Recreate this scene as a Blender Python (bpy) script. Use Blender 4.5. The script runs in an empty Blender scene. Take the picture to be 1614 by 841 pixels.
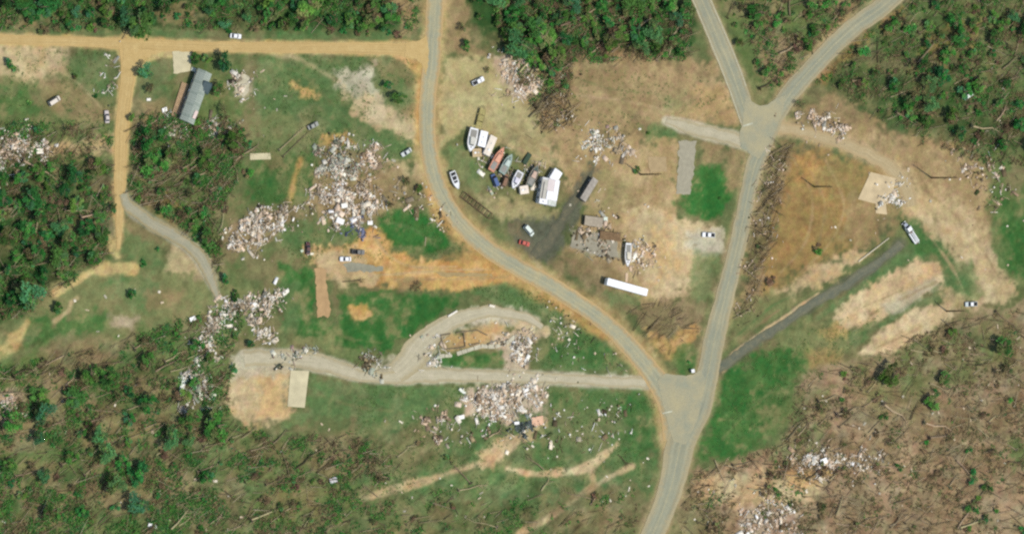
import bpy, math, random
import numpy as np
from mathutils import Vector, Matrix

SC = bpy.context.scene
R = math.radians
random.seed(11)
RNG = np.random.default_rng(11)

# ------------------------------------------------------------------ camera
OFF = R(27.0)            # the satellite looks from the west, off nadir
DIST = 2500.0
PXM = 0.25               # metres per photograph pixel, across the line of sight
PW, PH = 1614.0, 841.0
CX, CY = PW / 2, PH / 2
cam_d = bpy.data.cameras.new("satellite_camera")
cam = bpy.data.objects.new("satellite_camera", cam_d)
SC.collection.objects.link(cam)
cam_d.sensor_width = 36.0
cam_d.lens = 18.0 * DIST / (CX * PXM)
cam_d.clip_start = 10.0
cam_d.clip_end = 12000.0
FWD = Vector((math.sin(OFF), 0, -math.cos(OFF)))
RGT = Vector((math.cos(OFF), 0, math.sin(OFF)))
UPV = Vector((0, 1, 0))
EYE = -FWD * DIST
m = Matrix((RGT, UPV, -FWD)).transposed().to_4x4()
m.translation = EYE
cam.matrix_world = m
SC.camera = cam

# ------------------------------------------------------------------ light
SUN_EL, SUN_AZ = R(63.5), R(122.0)       # azimuth clockwise from north
world = bpy.data.worlds.new("World")
SC.world = world
world.use_nodes = True
wn = world.node_tree
wn.nodes.clear()
sky = wn.nodes.new("ShaderNodeTexSky")
sky.sky_type = 'NISHITA'
sky.sun_disc = False
sky.sun_elevation = SUN_EL
sky.sun_rotation = SUN_AZ
bg = wn.nodes.new("ShaderNodeBackground")
bg.inputs[1].default_value = 0.135
out = wn.nodes.new("ShaderNodeOutputWorld")
wn.links.new(sky.outputs[0], bg.inputs[0])
wn.links.new(bg.outputs[0], out.inputs[0])
sun_d = bpy.data.lights.new("sun", 'SUN')
sun_d.energy = 3.0
sun_d.angle = R(0.53)
sun_d.color = (1.0, 0.95, 0.85)
sun = bpy.data.objects.new("sun", sun_d)
SC.collection.objects.link(sun)
tosun = Vector((math.sin(SUN_AZ) * math.cos(SUN_EL), math.cos(SUN_AZ) * math.cos(SUN_EL), math.sin(SUN_EL)))
sun.rotation_euler = tosun.to_track_quat('Z', 'Y').to_euler()
sun.location = tosun * 400
vs = SC.view_settings
vs.view_transform = 'Standard'
vs.look = 'None'
vs.exposure = 0.13
vs.gamma = 1.0
vs.use_curve_mapping = False
SC.cycles.filter_width = 2.4
SC.cycles.max_bounces = 4
SC.cycles.use_denoising = False

# what a level white surface in the sun shows, per channel (measured), so that
# the colours below can be read as seen in daylight
KLIT = (1.18, 1.20, 1.25)


def lin(c):
    c = c / 255.0
    return c / 12.92 if c <= 0.04045 else ((c + 0.055) / 1.055) ** 2.4


def A(r, g, b):
    return tuple(min(0.9, lin(v) / k) for v, k in zip((r, g, b), KLIT))


# ------------------------------------------------------------------ map <-> photograph
TN = CX * PXM / DIST


def P(px, py, z=0.0):
    d = FWD + RGT * ((px - CX) / CX * TN) + UPV * ((CY - py) / CX * TN)
    t = (z - EYE.z) / d.z
    p = EYE + d * t
    return Vector((p.x, p.y, z))


def PX(x, y):
    """arrays of ground points -> photograph pixels"""
    rx, ry, rz = x - EYE.x, y - EYE.y, 0.0 - EYE.z
    dep = rx * FWD.x + rz * FWD.z
    u = (rx * RGT.x + rz * RGT.z) / dep
    v = ry / dep
    return CX + u / TN * CX, CY - v / TN * CX


def heading(a, b):
    d = P(*b) - P(*a)
    return math.atan2(d.y, d.x)


# ------------------------------------------------------------------ noise
_nz = {}


def vnoise(x, y, seed):
    if seed not in _nz:
        _nz[seed] = np.random.default_rng(1000 + seed).random((256, 256)).astype(np.float32)
    g = _nz[seed]
    xi, yi = np.floor(x).astype(int), np.floor(y).astype(int)
    fx, fy = x - xi, y - yi
    fx = fx * fx * (3 - 2 * fx)
    fy = fy * fy * (3 - 2 * fy)
    x0, x1, y0, y1 = xi & 255, (xi + 1) & 255, yi & 255, (yi + 1) & 255
    return (g[y0, x0] * (1 - fx) + g[y0, x1] * fx) * (1 - fy) + (g[y1, x0] * (1 - fx) + g[y1, x1] * fx) * fy


def fbm(x, y, seed, oct=4, gain=0.55):
    s, a, t = 0.0, 1.0, 0.0
    for i in range(oct):
        s = s + a * vnoise(x * 2 ** i + 17.3 * i, y * 2 ** i + 9.1 * i, seed + i)
        t += a
        a *= gain
    return s / t


def sstep(a, b, x):
    t = np.clip((x - a) / (b - a), 0, 1)
    return t * t * (3 - 2 * t)


# ------------------------------------------------------------------ scene helpers
COL = SC.collection
MATS = {}


def mat(name, rgb, rough=0.85, var=0.12, scale=2.0, metal=0.0, spec=0.2, attr=None, rnd=0.0):
    """procedural material: base colour with noise wear, optional vertex tint, optional per-object drift"""
    if name in MATS:
        return MATS[name]
    mt = bpy.data.materials.new(name)
    mt.use_nodes = True
    nt = mt.node_tree
    b = nt.nodes["Principled BSDF"]
    b.inputs["Roughness"].default_value = rough
    b.inputs["Metallic"].default_value = metal
    b.inputs["Specular IOR Level"].default_value = spec
    if attr:
        src = nt.nodes.new("ShaderNodeAttribute")
        src.attribute_name = attr
        c0 = src.outputs["Color"]
    else:
        src = nt.nodes.new("ShaderNodeRGB")
        src.outputs[0].default_value = (*rgb, 1)
        c0 = src.outputs[0]
    tc = nt.nodes.new("ShaderNodeTexCoord")
    nz = nt.nodes.new("ShaderNodeTexNoise")
    nz.inputs["Scale"].default_value = scale
    nz.inputs["Detail"].default_value = 5
    nt.links.new(tc.outputs["Object"], nz.inputs["Vector"])
    mr = nt.nodes.new("ShaderNodeMapRange")
    mr.inputs[1].default_value = 0.25
    mr.inputs[2].default_value = 0.75
    mr.inputs[3].default_value = 1 - var
    mr.inputs[4].default_value = 1 + var
    nt.links.new(nz.outputs[0], mr.inputs[0])
    hs = nt.nodes.new("ShaderNodeHueSaturation")
    nt.links.new(c0, hs.inputs["Color"])
    nt.links.new(mr.outputs[0], hs.inputs["Value"])
    if rnd:
        oi = nt.nodes.new("ShaderNodeObjectInfo")
        m1 = nt.nodes.new("ShaderNodeMapRange")
        m1.inputs[3].default_value = 0.5 - rnd * 0.12
        m1.inputs[4].default_value = 0.5 + rnd * 0.12
        nt.links.new(oi.outputs["Random"], m1.inputs[0])
        nt.links.new(m1.outputs[0], hs.inputs["Hue"])
        m3 = nt.nodes.new("ShaderNodeMath")
        m3.operation = 'MULTIPLY_ADD'
        m3.inputs[1].default_value = 7.31
        m3.inputs[2].default_value = 0.2
        nt.links.new(oi.outputs["Random"], m3.inputs[0])
        m4 = nt.nodes.new("ShaderNodeMath")
        m4.operation = 'FRACT'
        nt.links.new(m3.outputs[0], m4.inputs[0])
        m5 = nt.nodes.new("ShaderNodeMapRange")
        m5.inputs[3].default_value = 1 - rnd
        m5.inputs[4].default_value = 1 + rnd
        nt.links.new(m4.outputs[0], m5.inputs[0])
        m6 = nt.nodes.new("ShaderNodeMath")
        m6.operation = 'MULTIPLY'
        nt.links.new(m5.outputs[0], m6.inputs[0])
        nt.links.new(mr.outputs[0], m6.inputs[1])
        nt.links.new(m6.outputs[0], hs.inputs["Value"])
    nt.links.new(hs.outputs[0], b.inputs["Base Color"])
    MATS[name] = mt
    return mt


def leaf_mat(name, rnd=0.25):
    """leaves: vertex tint, drift per plant, light passing through"""
    if name in MATS:
        return MATS[name]
    mt = mat(name, (0, 0, 0), rough=0.75, var=0.25, scale=0.9, attr="tint", rnd=rnd, spec=0.15)
    nt = mt.node_tree
    b = nt.nodes["Principled BSDF"]
    hs = [n for n in nt.nodes if n.type == 'HUE_SAT'][0]
    tr = nt.nodes.new("ShaderNodeBsdfTranslucent")
    nt.links.new(hs.outputs[0], tr.inputs[0])
    mx = nt.nodes.new("ShaderNodeMixShader")
    mx.inputs[0].default_value = 0.32
    o = [n for n in nt.nodes if n.type == 'OUTPUT_MATERIAL'][0]
    nt.links.new(b.outputs[0], mx.inputs[1])
    nt.links.new(tr.outputs[0], mx.inputs[2])
    nt.links.new(mx.outputs[0], o.inputs[0])
    return mt


def mesh_np(name, v, q, cols=None, smooth=False, attr="tint"):
    """mesh from numpy: v (n,3); q (m,4) quads or (m,3) triangles"""
    me = bpy.data.meshes.new(name)
    v = np.asarray(v, np.float32)
    q = np.asarray(q, np.int32)
    k = q.shape[1]
    me.vertices.add(len(v))
    me.vertices.foreach_set("co", v.ravel())
    me.loops.add(q.size)
    me.loops.foreach_set("vertex_index", q.ravel())
    me.polygons.add(len(q))
    me.polygons.foreach_set("loop_start", np.arange(0, q.size, k, dtype=np.int32))
    me.polygons.foreach_set("loop_total", np.full(len(q), k, np.int32))
    if smooth:
        me.polygons.foreach_set("use_smooth", np.ones(len(q), bool))
    me.update(calc_edges=True)
    if cols is not None:
        at = me.attributes.new(attr, 'FLOAT_COLOR', 'POINT')
        c = np.ones((len(v), 4), np.float32)
        c[:, :3] = cols
        at.data.foreach_set("color", c.ravel())
    return me


def link(name, me, mt=None, parent=None, loc=None, rz=None):
    o = bpy.data.objects.new(name, me)
    COL.objects.link(o)
    if mt is not None and me is not None and not me.materials:
        me.materials.append(mt)
    if parent is not None:
        o.parent = parent
    if loc is not None:
        o.location = loc
    if rz is not None:
        o.rotation_euler = (0, 0, rz)
    return o


def tag(o, label=None, cat=None, group=None, kind=None):
    if label:
        o["label"] = label
    if cat:
        o["category"] = cat
    if group:
        o["group"] = group
    if kind:
        o["kind"] = kind
    return o


def thing(name, label, cat, loc, rz=0.0, group=None):
    o = link(name, None, None, None, loc, rz)
    o.empty_display_size = 0.5
    return tag(o, label, cat, group)


class MB:
    """collects polygons for one mesh"""

    def __init__(s):
        s.v, s.f = [], []

    def add(s, vs, fs):
        k = len(s.v)
        s.v += [tuple(x) for x in vs]
        s.f += [tuple(i + k for i in f) for f in fs]
        return s

    def box(s, c, d, rot=(0, 0, 0), taper=1.0):
        hx, hy, hz = d[0] / 2, d[1] / 2, d[2] / 2
        vs = [(-hx, -hy, -hz), (hx, -hy, -hz), (hx, hy, -hz), (-hx, hy, -hz),
              (-hx * taper, -hy * taper, hz), (hx * taper, -hy * taper, hz), (hx * taper, hy * taper, hz), (-hx * taper, hy * taper, hz)]
        if any(rot):
            M = (Matrix.Rotation(rot[2], 3, 'Z') @ Matrix.Rotation(rot[1], 3, 'Y') @ Matrix.Rotation(rot[0], 3, 'X'))
            vs = [M @ Vector(q) for q in vs]
        vs = [(q[0] + c[0], q[1] + c[1], q[2] + c[2]) for q in vs]
        return s.add(vs, [(0, 3, 2, 1), (4, 5, 6, 7), (0, 1, 5, 4), (1, 2, 6, 5), (2, 3, 7, 6), (3, 0, 4, 7)])

    def loft(s, rings, cap=True, closed=True):
        k = len(s.v)
        n = len(rings[0])
        for r in rings:
            s.v += [tuple(x) for x in r]
        for i in range(len(rings) - 1):
            for j in range(n if closed else n - 1):
                a, b = k + i * n + j, k + i * n + (j + 1) % n
                s.f.append((a, b, b + n, a + n))
        if cap:
            s.f.append(tuple(k + j for j in reversed(range(n))))
            s.f.append(tuple(k + (len(rings) - 1) * n + j for j in range(n)))
        return s

    def tube(s, pts, rad, n=6):
        pts = [Vector(p) for p in pts]
        rings = []
        for i, p in enumerate(pts):
            t = (pts[min(i + 1, len(pts) - 1)] - pts[max(i - 1, 0)]).normalized()
            a = t.cross(Vector((0, 0, 1)))
            if a.length < 1e-3:
                a = t.cross(Vector((1, 0, 0)))
            a.normalize()
            b = t.cross(a)
            r = rad[i] if isinstance(rad, (list, tuple)) else rad
            rings.append([p + a * (r * math.cos(2 * math.pi * j / n)) + b * (r * math.sin(2 * math.pi * j / n)) for j in range(n)])
        return s.loft(rings)

    def disc(s, c, r, h, axis='Y', n=14):
        rings = []
        for e in (-h / 2, h / 2):
            ring = []
            for j in range(n):
                a = 2 * math.pi * j / n
                u, w = r * math.cos(a), r * math.sin(a)
                ring.append((c[0] + u, c[1] + e, c[2] + w) if axis == 'Y' else (c[0] + u, c[1] + w, c[2] + e) if axis == 'Z' else (c[0] + e, c[1] + u, c[2] + w))
            rings.append(ring)
        return s.loft(rings)

    def mesh(s, name):
        me = bpy.data.meshes.new(name)
        me.from_pydata(s.v, [], s.f)
        me.update()
        return me

    def build(s, name, mt, parent=None, loc=None, rz=None):
        return link(name, s.mesh(name), mt, parent, loc, rz)


def copy_tree(o, parent=None, loc=None, rz=None):
    c = o.copy()
    COL.objects.link(c)
    if parent is not None:
        c.parent = parent
    if loc is not None:
        c.location = loc
    if rz is not None:
        c.rotation_euler = (0, 0, rz)
    for ch in KIDS.get(o.name, ()):
        copy_tree(ch, c)
    return c


KIDS = {}


def kids_of(*roots):
    for o in roots:
        KIDS[o.name] = list(o.children)
        kids_of(*KIDS[o.name])


def inside(px, py, poly):
    px, py = np.asarray(px, float), np.asarray(py, float)
    r = np.zeros(px.shape, bool)
    n = len(poly)
    for i in range(n):
        x0, y0 = poly[i]
        x1, y1 = poly[(i + 1) % n]
        if y0 == y1:
            continue
        c = ((y0 > py) != (y1 > py)) & (px < (x1 - x0) * (py - y0) / (y1 - y0) + x0)
        r ^= c
    return r


def segdist(px, py, pts, closed=False):
    d = np.full(np.shape(px), 1e9)
    n = len(pts)
    for i in range(n if closed else n - 1):
        x0, y0 = pts[i]
        x1, y1 = pts[(i + 1) % n]
        dx, dy = x1 - x0, y1 - y0
        L = dx * dx + dy * dy + 1e-9
        t = np.clip(((px - x0) * dx + (py - y0) * dy) / L, 0, 1)
        d = np.minimum(d, np.hypot(px - x0 - t * dx, py - y0 - t * dy))
    return d

# ================================================================== SETTING: roads (photograph pixels: x, y, width)
def spline(pts, step=6.0):
    out = []
    n = len(pts)
    A_ = np.array(pts, float)
    for i in range(n - 1):
        p0, p1, p2, p3 = A_[max(i - 1, 0)], A_[i], A_[i + 1], A_[min(i + 2, n - 1)]
        k = max(2, int(np.hypot(*(p2 - p1)[:2]) / step))
        for j in range(k):
            t = j / k
            out.append(0.5 * ((2 * p1) + (-p0 + p2) * t + (2 * p0 - 5 * p1 + 4 * p2 - p3) * t * t + (-p0 + 3 * p1 - 3 * p2 + p3) * t ** 3))
    out.append(A_[-1])
    return np.array(out)


ROAD_MAIN = [(687, -60, 28), (686, 5, 28), (683, 60, 27), (679, 110, 27), (674, 160, 27), (673, 205, 26), (678, 250, 27), (692, 298, 27),
             (720, 345, 27), (760, 385, 28), (810, 418, 28), (860, 445, 28), (905, 473, 28), (950, 505, 28), (990, 543, 29), (1020, 578, 32),
             (1044, 612, 36), (1060, 648, 40), (1068, 690, 46)]
ROAD_EAST = [(1460, -60, 30), (1397, 5, 30), (1343, 45, 29), (1303, 83, 29), (1270, 118, 29), (1243, 150, 29), (1219, 188, 30), (1203, 225, 30),
             (1190, 260, 27), (1180, 300, 24), (1170, 350, 26), (1162, 388, 26), (1153, 425, 27), (1142, 470, 29), (1127, 530, 32), (1115, 590, 34),
             (1100, 645, 40), (1076, 690, 44), (1066, 730, 44), (1059, 762, 39), (1044, 805, 37), (1027, 845, 36), (1000, 910, 36)]
ROAD_NORTH = [(1085, -50, 30), (1108, 5, 30), (1125, 45, 30), (1148, 100, 31), (1165, 145, 30), (1179, 190, 26), (1188, 212, 26)]
DIRT_ROAD = [(-60, 60, 15), (0, 62, 15), (60, 64, 15), (130, 66, 15), (190, 69, 17), (240, 71, 18), (300, 73, 16), (380, 74, 16), (460, 75, 16), (540, 76, 17),
             (610, 77, 18), (650, 79, 22), (668, 82, 30)]
DIRT_LANE = [(212, 74, 54), (208, 88, 40), (205, 102, 30), (202, 120, 24), (198, 150, 22), (194, 185, 22), (191, 220, 21), (190, 260, 20), (189, 300, 18), (188, 335, 13), (187, 365, 9), (186, 392, 5)]
LANE_GREY = [(194, 305, 14), (203, 325, 18), (226, 343, 19), (258, 363, 19), (288, 380, 19), (310, 398, 20), (325, 422, 18), (336, 450, 13), (343, 470, 5)]
DRIVE_LOOP_S = [(1018, 603, 16), (980, 602, 16), (930, 599, 17), (870, 596, 17), (800, 593, 20), (730, 591, 20), (670, 591, 24), (620, 594, 20), (575, 592, 18), (540, 582, 24), (505, 572, 28), (470, 566, 26), (430, 562, 26), (385, 566, 26)]
DRIVE_LOOP_N = [(622, 586, 34), (645, 568, 44), (662, 548, 42), (680, 529, 34), (705, 510, 28), (735, 497, 22), (770, 491, 20), (805, 494, 18), (835, 503, 14), (855, 515, 10)]
DRIVE_WEST = [(1050, 190, 10), (1068, 196, 16), (1090, 202, 20), (1120, 210, 20), (1150, 217, 20), (1180, 226, 24)]
DRIVE_EAST = [(1222, 200, 26), (1248, 205, 16), (1285, 213, 18), (1325, 225, 20), (1362, 240, 20), (1395, 258, 20), (1418, 278, 20), (1430, 300, 22), (1436, 325, 22)]
DRIVE_BLACK = [(1130, 582, 12), (1150, 568, 14), (1180, 546, 14), (1215, 522, 14), (1255, 495, 14), (1295, 470, 14), (1335, 447, 14), (1370, 424, 14), (1400, 402, 13), (1420, 382, 12)]
DRIVE_ASH = [(842, 404, 14), (856, 390, 18), (872, 368, 16), (888, 344, 13), (904, 318, 11), (920, 294, 9), (934, 270, 5)]

# ================================================================== SETTING: the ground
# rows and columns are close together over the photographed place and spread out towards the horizon
def axis(lo, hi, step, far):
    core = np.arange(lo, hi + step / 2, step)
    g, d, x = [], step, hi
    while x < far:
        d *= 1.6
        x += d
        g.append(x)
    g = np.array(g)
    return np.concatenate([-(g[::-1] - hi) + lo, core, g])


gx = axis(-246, 246, 0.62, 4200)
gy = axis(-122, 122, 0.62, 4200)
GX, GY = np.meshgrid(gx, gy)
nyg, nxg = GX.shape
QX, QY = PX(GX.ravel(), GY.ravel())
GXf, GYf = GX.ravel(), GY.ravel()
far_mask = (np.abs(GXf) > 400) | (np.abs(GYf) > 300)
QX = np.where(np.isfinite(QX), QX, 0)
# shared noise fields, in metres
N_big = fbm(GXf / 26, GYf / 26, 1)
N_mid = fbm(GXf / 7.5, GYf / 7.5, 11)
N_fine = fbm(GXf / 2.2, GYf / 2.2, 21, 3)
N_w = fbm(GXf / 5.0 + 40, GYf / 5.0, 31, 4)


def streak(ang, sx, sy, seed):
    c, s = math.cos(ang), math.sin(ang)
    u, w = GXf * c + GYf * s, -GXf * s + GYf * c
    return fbm(u / sx, w / sy, seed, 3)


S_sw = 0.5 * streak(R(24), 7.0, 1.6, 41) + 0.5 * streak(R(52), 5.0, 1.8, 44)       # trunks thrown down to the north-east
S_se = streak(R(-8), 9.0, 1.3, 51)


def srgb3(c):
    return np.array(A(*c), np.float32)


# each cover is a mix of three colours of the same soil or turf, as seen in daylight
COV = {
    'mix':    ((100, 110, 68), (124, 118, 80), (84, 106, 60)),
    'lush':   ((52, 104, 46), (66, 112, 54), (42, 94, 42)),
    'lawn':   ((92, 118, 70), (108, 124, 80), (76, 110, 62)),
    'dry':    ((120, 124, 80), (136, 130, 88), (106, 118, 74)),
    'tan':    ((190, 168, 126), (198, 178, 138), (176, 152, 110)),
    'sand':   ((170, 158, 112), (178, 166, 120), (160, 148, 102)),
    'pale':   ((198, 172, 130), (206, 184, 144), (190, 162, 116)),
    'orange': ((196, 158, 98), (188, 142, 82), (202, 170, 116)),
    'rust':   ((158, 128, 80), (168, 130, 78), (148, 124, 76)),
    'brown':  ((142, 124, 88), (158, 136, 98), (126, 114, 78)),
    'warm':   ((170, 146, 104), (184, 160, 118), (152, 134, 92)),
    'litter': ((134, 116, 84), (150, 130, 98), (110, 104, 72)),
    'woods':  ((54, 84, 42), (78, 88, 52), (42, 72, 34)),
    'blow':   ((98, 114, 66), (130, 122, 86), (76, 104, 54)),
    'blowb':  ((146, 125, 94), (160, 138, 108), (124, 114, 84)),
    'gravel': ((182, 174, 146), (192, 184, 158), (170, 164, 136)),
    'grey':   ((158, 156, 132), (168, 164, 140), (146, 146, 122)),
    'ash':    ((94, 96, 78), (108, 104, 84), (82, 88, 72)),
    'pinkish': ((190, 170, 144), (202, 184, 158), (172, 152, 124)),
    'road':   ((188, 166, 112), (194, 174, 122), (180, 154, 98)),
    'shoulder': ((186, 162, 112), (178, 152, 100), (182, 166, 122)),
}


def cover(key, idx):
    a, b, c = [srgb3(v) for v in COV[key]]
    n1 = sstep(0.42, 0.66, N_mid[idx])[:, None]
    n2 = sstep(0.5, 0.72, 0.6 * N_w[idx] + 0.4 * N_fine[idx])[:, None]
    return a * (1 - n1) * (1 - n2) + b * n1 * (1 - n2 * 0.6) + c * n2 * (1 - n1 * 0.4)


GC = np.zeros((GXf.size, 3), np.float32)
GC[:] = cover('mix', np.arange(GXf.size))
GC[far_mask] = srgb3((84, 96, 56))


def region(pts, mar):
    xs, ys = [p[0] for p in pts], [p[1] for p in pts]
    return np.nonzero((QX > min(xs) - mar) & (QX < max(xs) + mar) & (QY > min(ys) - mar) & (QY < max(ys) + mar) & ~far_mask)[0]


def paint(key, pts, feather=5, amp=9, op=1.0, patch=0.0):
    """lay one ground cover inside an outline; its edge is frayed by noise, patch > 0 lets what lies below show through in patches"""
    idx = region(pts, feather + amp + 4)
    if not len(idx):
        return
    x, y = QX[idx], QY[idx]
    sd = segdist(x, y, pts, True)
    sd = np.where(inside(x, y, pts), sd, -sd)
    sd = sd + (N_w[idx] - 0.5) * 3.6 * amp + (N_fine[idx] - 0.5) * 3.6 * feather
    mk = sstep(-feather, feather, sd) * op
    if patch:
        mk = mk * (1 - patch * sstep(0.40, 0.62, 0.5 * N_mid[idx] + 0.5 * N_w[::-1][idx]))
    mk = mk[:, None]
    GC[idx] = GC[idx] * (1 - mk) + cover(key, idx) * mk


def stroke(key, pts, width=None, feather=3, amp=4, op=1.0, patch=0.0):
    pts = [tuple(p) for p in pts]
    idx = region(pts, 40 + feather)
    if not len(idx):
        return
    x, y = QX[idx], QY[idx]
    sp = spline([p if len(p) == 3 else (*p, width) for p in pts], 10)
    best = np.full(len(idx), -1e9)
    for i in range(len(sp) - 1):
        x0, y0, w0 = sp[i]
        x1, y1, w1 = sp[i + 1]
        dx, dy = x1 - x0, y1 - y0
        t = np.clip(((x - x0) * dx + (y - y0) * dy) / (dx * dx + dy * dy + 1e-9), 0, 1)
        best = np.maximum(best, (w0 + (w1 - w0) * t) / 2 - np.hypot(x - x0 - t * dx, y - y0 - t * dy))
    best = best + (N_w[idx] - 0.5) * 2.4 * amp
    mk = sstep(-feather, feather, best) * op
    if patch:
        mk = mk * (1 - patch * sstep(0.42, 0.62, N_mid[idx]))
    mk = mk[:, None]
    GC[idx] = GC[idx] * (1 - mk) + cover(key, idx) * mk


def rect(x0, y0, x1, y1):
    return [(x0, y0), (x1, y0), (x1, y1), (x0, y1)]


# --- large covers, west to east
paint('woods', [(-90, -90), (672, -90), (662, 44), (560, 52), (400, 50), (200, 46), (70, 42), (-90, 50)], 6, 8)
paint('brown', [(-30, 24), (40, 26), (60, 42), (0, 52), (-30, 52)], 8, 8, 0.8)
paint('brown', [(252, 10), (300, 8), (330, 26), (300, 44), (250, 40)], 8, 10, 0.7, 0.3)
paint('lawn', [(-60, 44), (660, 50), (660, 66), (300, 62), (-60, 54)], 4, 6, 0.8, 0.5)
paint('brown', [(600, -60), (668, -60), (664, 60), (630, 52), (622, 20)], 6, 8, 0.8)
paint('tan', [(-40, 74), (110, 76), (112, 100), (90, 130), (50, 124), (0, 108), (-40, 104)], 8, 10, 0.9, 0.2)
paint('dry', [(-40, 100), (180, 76), (182, 210), (-40, 210)], 10, 8, 0.7)
paint('tan', [(-40, 72), (118, 76), (104, 106), (70, 132), (22, 118), (-40, 100)], 8, 9, 0.9, 0.25)
paint('lawn', [(104, 82), (176, 82), (178, 150), (140, 152), (112, 124)], 9, 8, 0.9, 0.2)
paint('brown', [(60, 122), (128, 136), (150, 160), (178, 170), (178, 196), (120, 196), (90, 170), (60, 150)], 8, 8, 0.8, 0.35)
paint('lush', [(-40, 140), (40, 142), (62, 168), (50, 190), (0, 186), (-40, 180)], 10, 8, 0.7)
paint('blow', [(-60, 190), (182, 196), (182, 260), (120, 250), (-60, 262)], 8, 8, 0.9)
paint('tan', [(60, 232), (120, 226), (178, 212), (180, 240), (120, 250), (70, 250)], 7, 6, 0.8, 0.2)
paint('woods', [(-90, 250), (60, 256), (130, 246), (180, 262), (182, 400), (150, 424), (90, 450), (40, 496), (-90, 530)], 7, 8)
paint('blowb', [(150, 270), (180, 270), (182, 370), (160, 380), (140, 340)], 7, 7, 0.6, 0.3)
paint('blow', [(204, 92), (400, 92), (400, 180), (392, 260), (350, 330), (350, 420), (392, 460), (340, 452), (310, 392), (250, 352), (204, 316)], 7, 7, 0.9)
paint('lawn', [(218, 96), (270, 100), (266, 160), (232, 180), (214, 150)], 8, 6, 0.8, 0.2)
paint('pinkish', [(364, 116), (394, 114), (400, 146), (380, 158), (364, 150)], 6, 6, 0.8, 0.2)
paint('brown', [(334, 128), (368, 124), (366, 150), (340, 152)], 7, 7, 0.7, 0.2)
paint('brown', [(220, 160), (258, 158), (272, 190), (240, 200), (214, 190)], 8, 7, 0.8, 0.2)
paint('rust', [(225, 305), (260, 300), (300, 330), (318, 352), (280, 352), (240, 330)], 8, 7, 0.55, 0.3)
paint('tan', [(258, 392), (300, 372), (330, 404), (350, 452), (336, 462), (290, 452), (260, 428)], 9, 8, 0.8, 0.25)
paint('brown', [(200, 330), (262, 372), (270, 396), (212, 400), (196, 372)], 8, 7, 0.7, 0.3)
paint('lawn', [(200, 366), (256, 382), (262, 420), (214, 424), (196, 400)], 8, 6, 0.7, 0.2)
# clearing in the west with its sandy track
paint('dry', [(110, 430), (160, 412), (330, 440), (420, 460), (330, 500), (160, 540), (60, 560), (-40, 600), (-40, 540), (40, 500), (80, 450)], 8, 8, 0.95)
paint('lush', [(36, 524), (70, 498), (110, 490), (160, 494), (164, 522), (130, 538), (70, 548), (44, 548)], 10, 8, 0.75)
paint('lawn', [(180, 436), (240, 430), (250, 470), (200, 486), (176, 466)], 10, 8, 0.8)
stroke('road', [(88, 462, 10), (116, 446, 11), (142, 430, 12), (175, 422, 22), (208, 422, 20)], None, 3, 5, 0.9)
stroke('road', [(-20, 566, 18), (6, 556, 20), (22, 536, 22), (34, 524, 14), (42, 508, 7)], None, 4, 4, 0.95)
stroke('tan', [(86, 506), (108, 490), (112, 476), (122, 470)], 6, 3, 3, 0.8)
stroke('road', [(172, 376, 12), (178, 392, 16), (186, 404, 12)], None, 4, 4, 0.9)
paint('brown', [(230, 464), (290, 458), (280, 478), (236, 480)], 6, 6, 0.8, 0.2)
paint('pinkish', [(178, 498), (212, 502), (206, 518), (176, 512)], 6, 6, 0.6)
# the blowdown in the south-west
paint('blow', [(-90, 560), (60, 556), (170, 536), (330, 500), (420, 470), (400, 560), (362, 580), (360, 660), (470, 680), (600, 700), (600, 780), (400, 850), (400, 920), (-90, 920)], 10, 10, 1.0)
paint('litter', [(90, 520), (160, 530), (160, 576), (110, 590), (70, 560)], 10, 9, 0.8, 0.3)
paint('pinkish', [(-60, 615), (20, 618), (40, 640), (26, 668), (-60, 676)], 8, 9, 0.75, 0.2)
paint('brown', [(-40, 660), (50, 640), (80, 660), (60, 690), (-40, 700)], 8, 9, 0.6, 0.4)
paint('brown', [(120, 640), (190, 630), (200, 660), (180, 700), (136, 710)], 9, 9, 0.6, 0.35)
paint('brown', [(20, 780), (150, 760), (250, 770), (240, 800), (100, 830), (30, 830)], 9, 10, 0.5, 0.4)
paint('litter', [(220, 690), (330, 668), (350, 690), (270, 760), (220, 740)], 9, 9, 0.6, 0.4)
paint('lawn', [(300, 680), (350, 676), (352, 740), (310, 760)], 12, 10, 0.6, 0.4)
for (x, y, r_, key, o_) in [(150, 560, 26, 'litter', .6), (210, 610, 30, 'brown', .5), (110, 610, 24, 'litter', .7), (250, 650, 22, 'litter', .6), (200, 700, 34, 'brown', .55), (60, 740, 28, 'brown', .5), (140, 760, 30, 'litter', .6),
                            (260, 770, 34, 'brown', .5), (330, 790, 26, 'litter', .6), (420, 720, 30, 'litter', .6), (460, 780, 34, 'brown', .5), (520, 730, 30, 'litter', .6), (380, 810, 24, 'woods', .5), (80, 690, 24, 'woods', .6), (170, 620, 18, 'woods', .6), (230, 590, 20, 'woods', .5),
                            (215, 725, 30, 'woods', .5), (300, 720, 26, 'woods', .5), (70, 600, 20, 'litter', .7), (310, 640, 22, 'woods', .6), (40, 800, 30, 'woods', .5), (150, 810, 26, 'woods', .4)]:
    paint(key, [(x + r_ * 1.3 * math.cos(t), y + r_ * .8 * math.sin(t)) for t in np.linspace(0, 6.28, 9)[:-1]], 9, 11, o_, .25)
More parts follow.
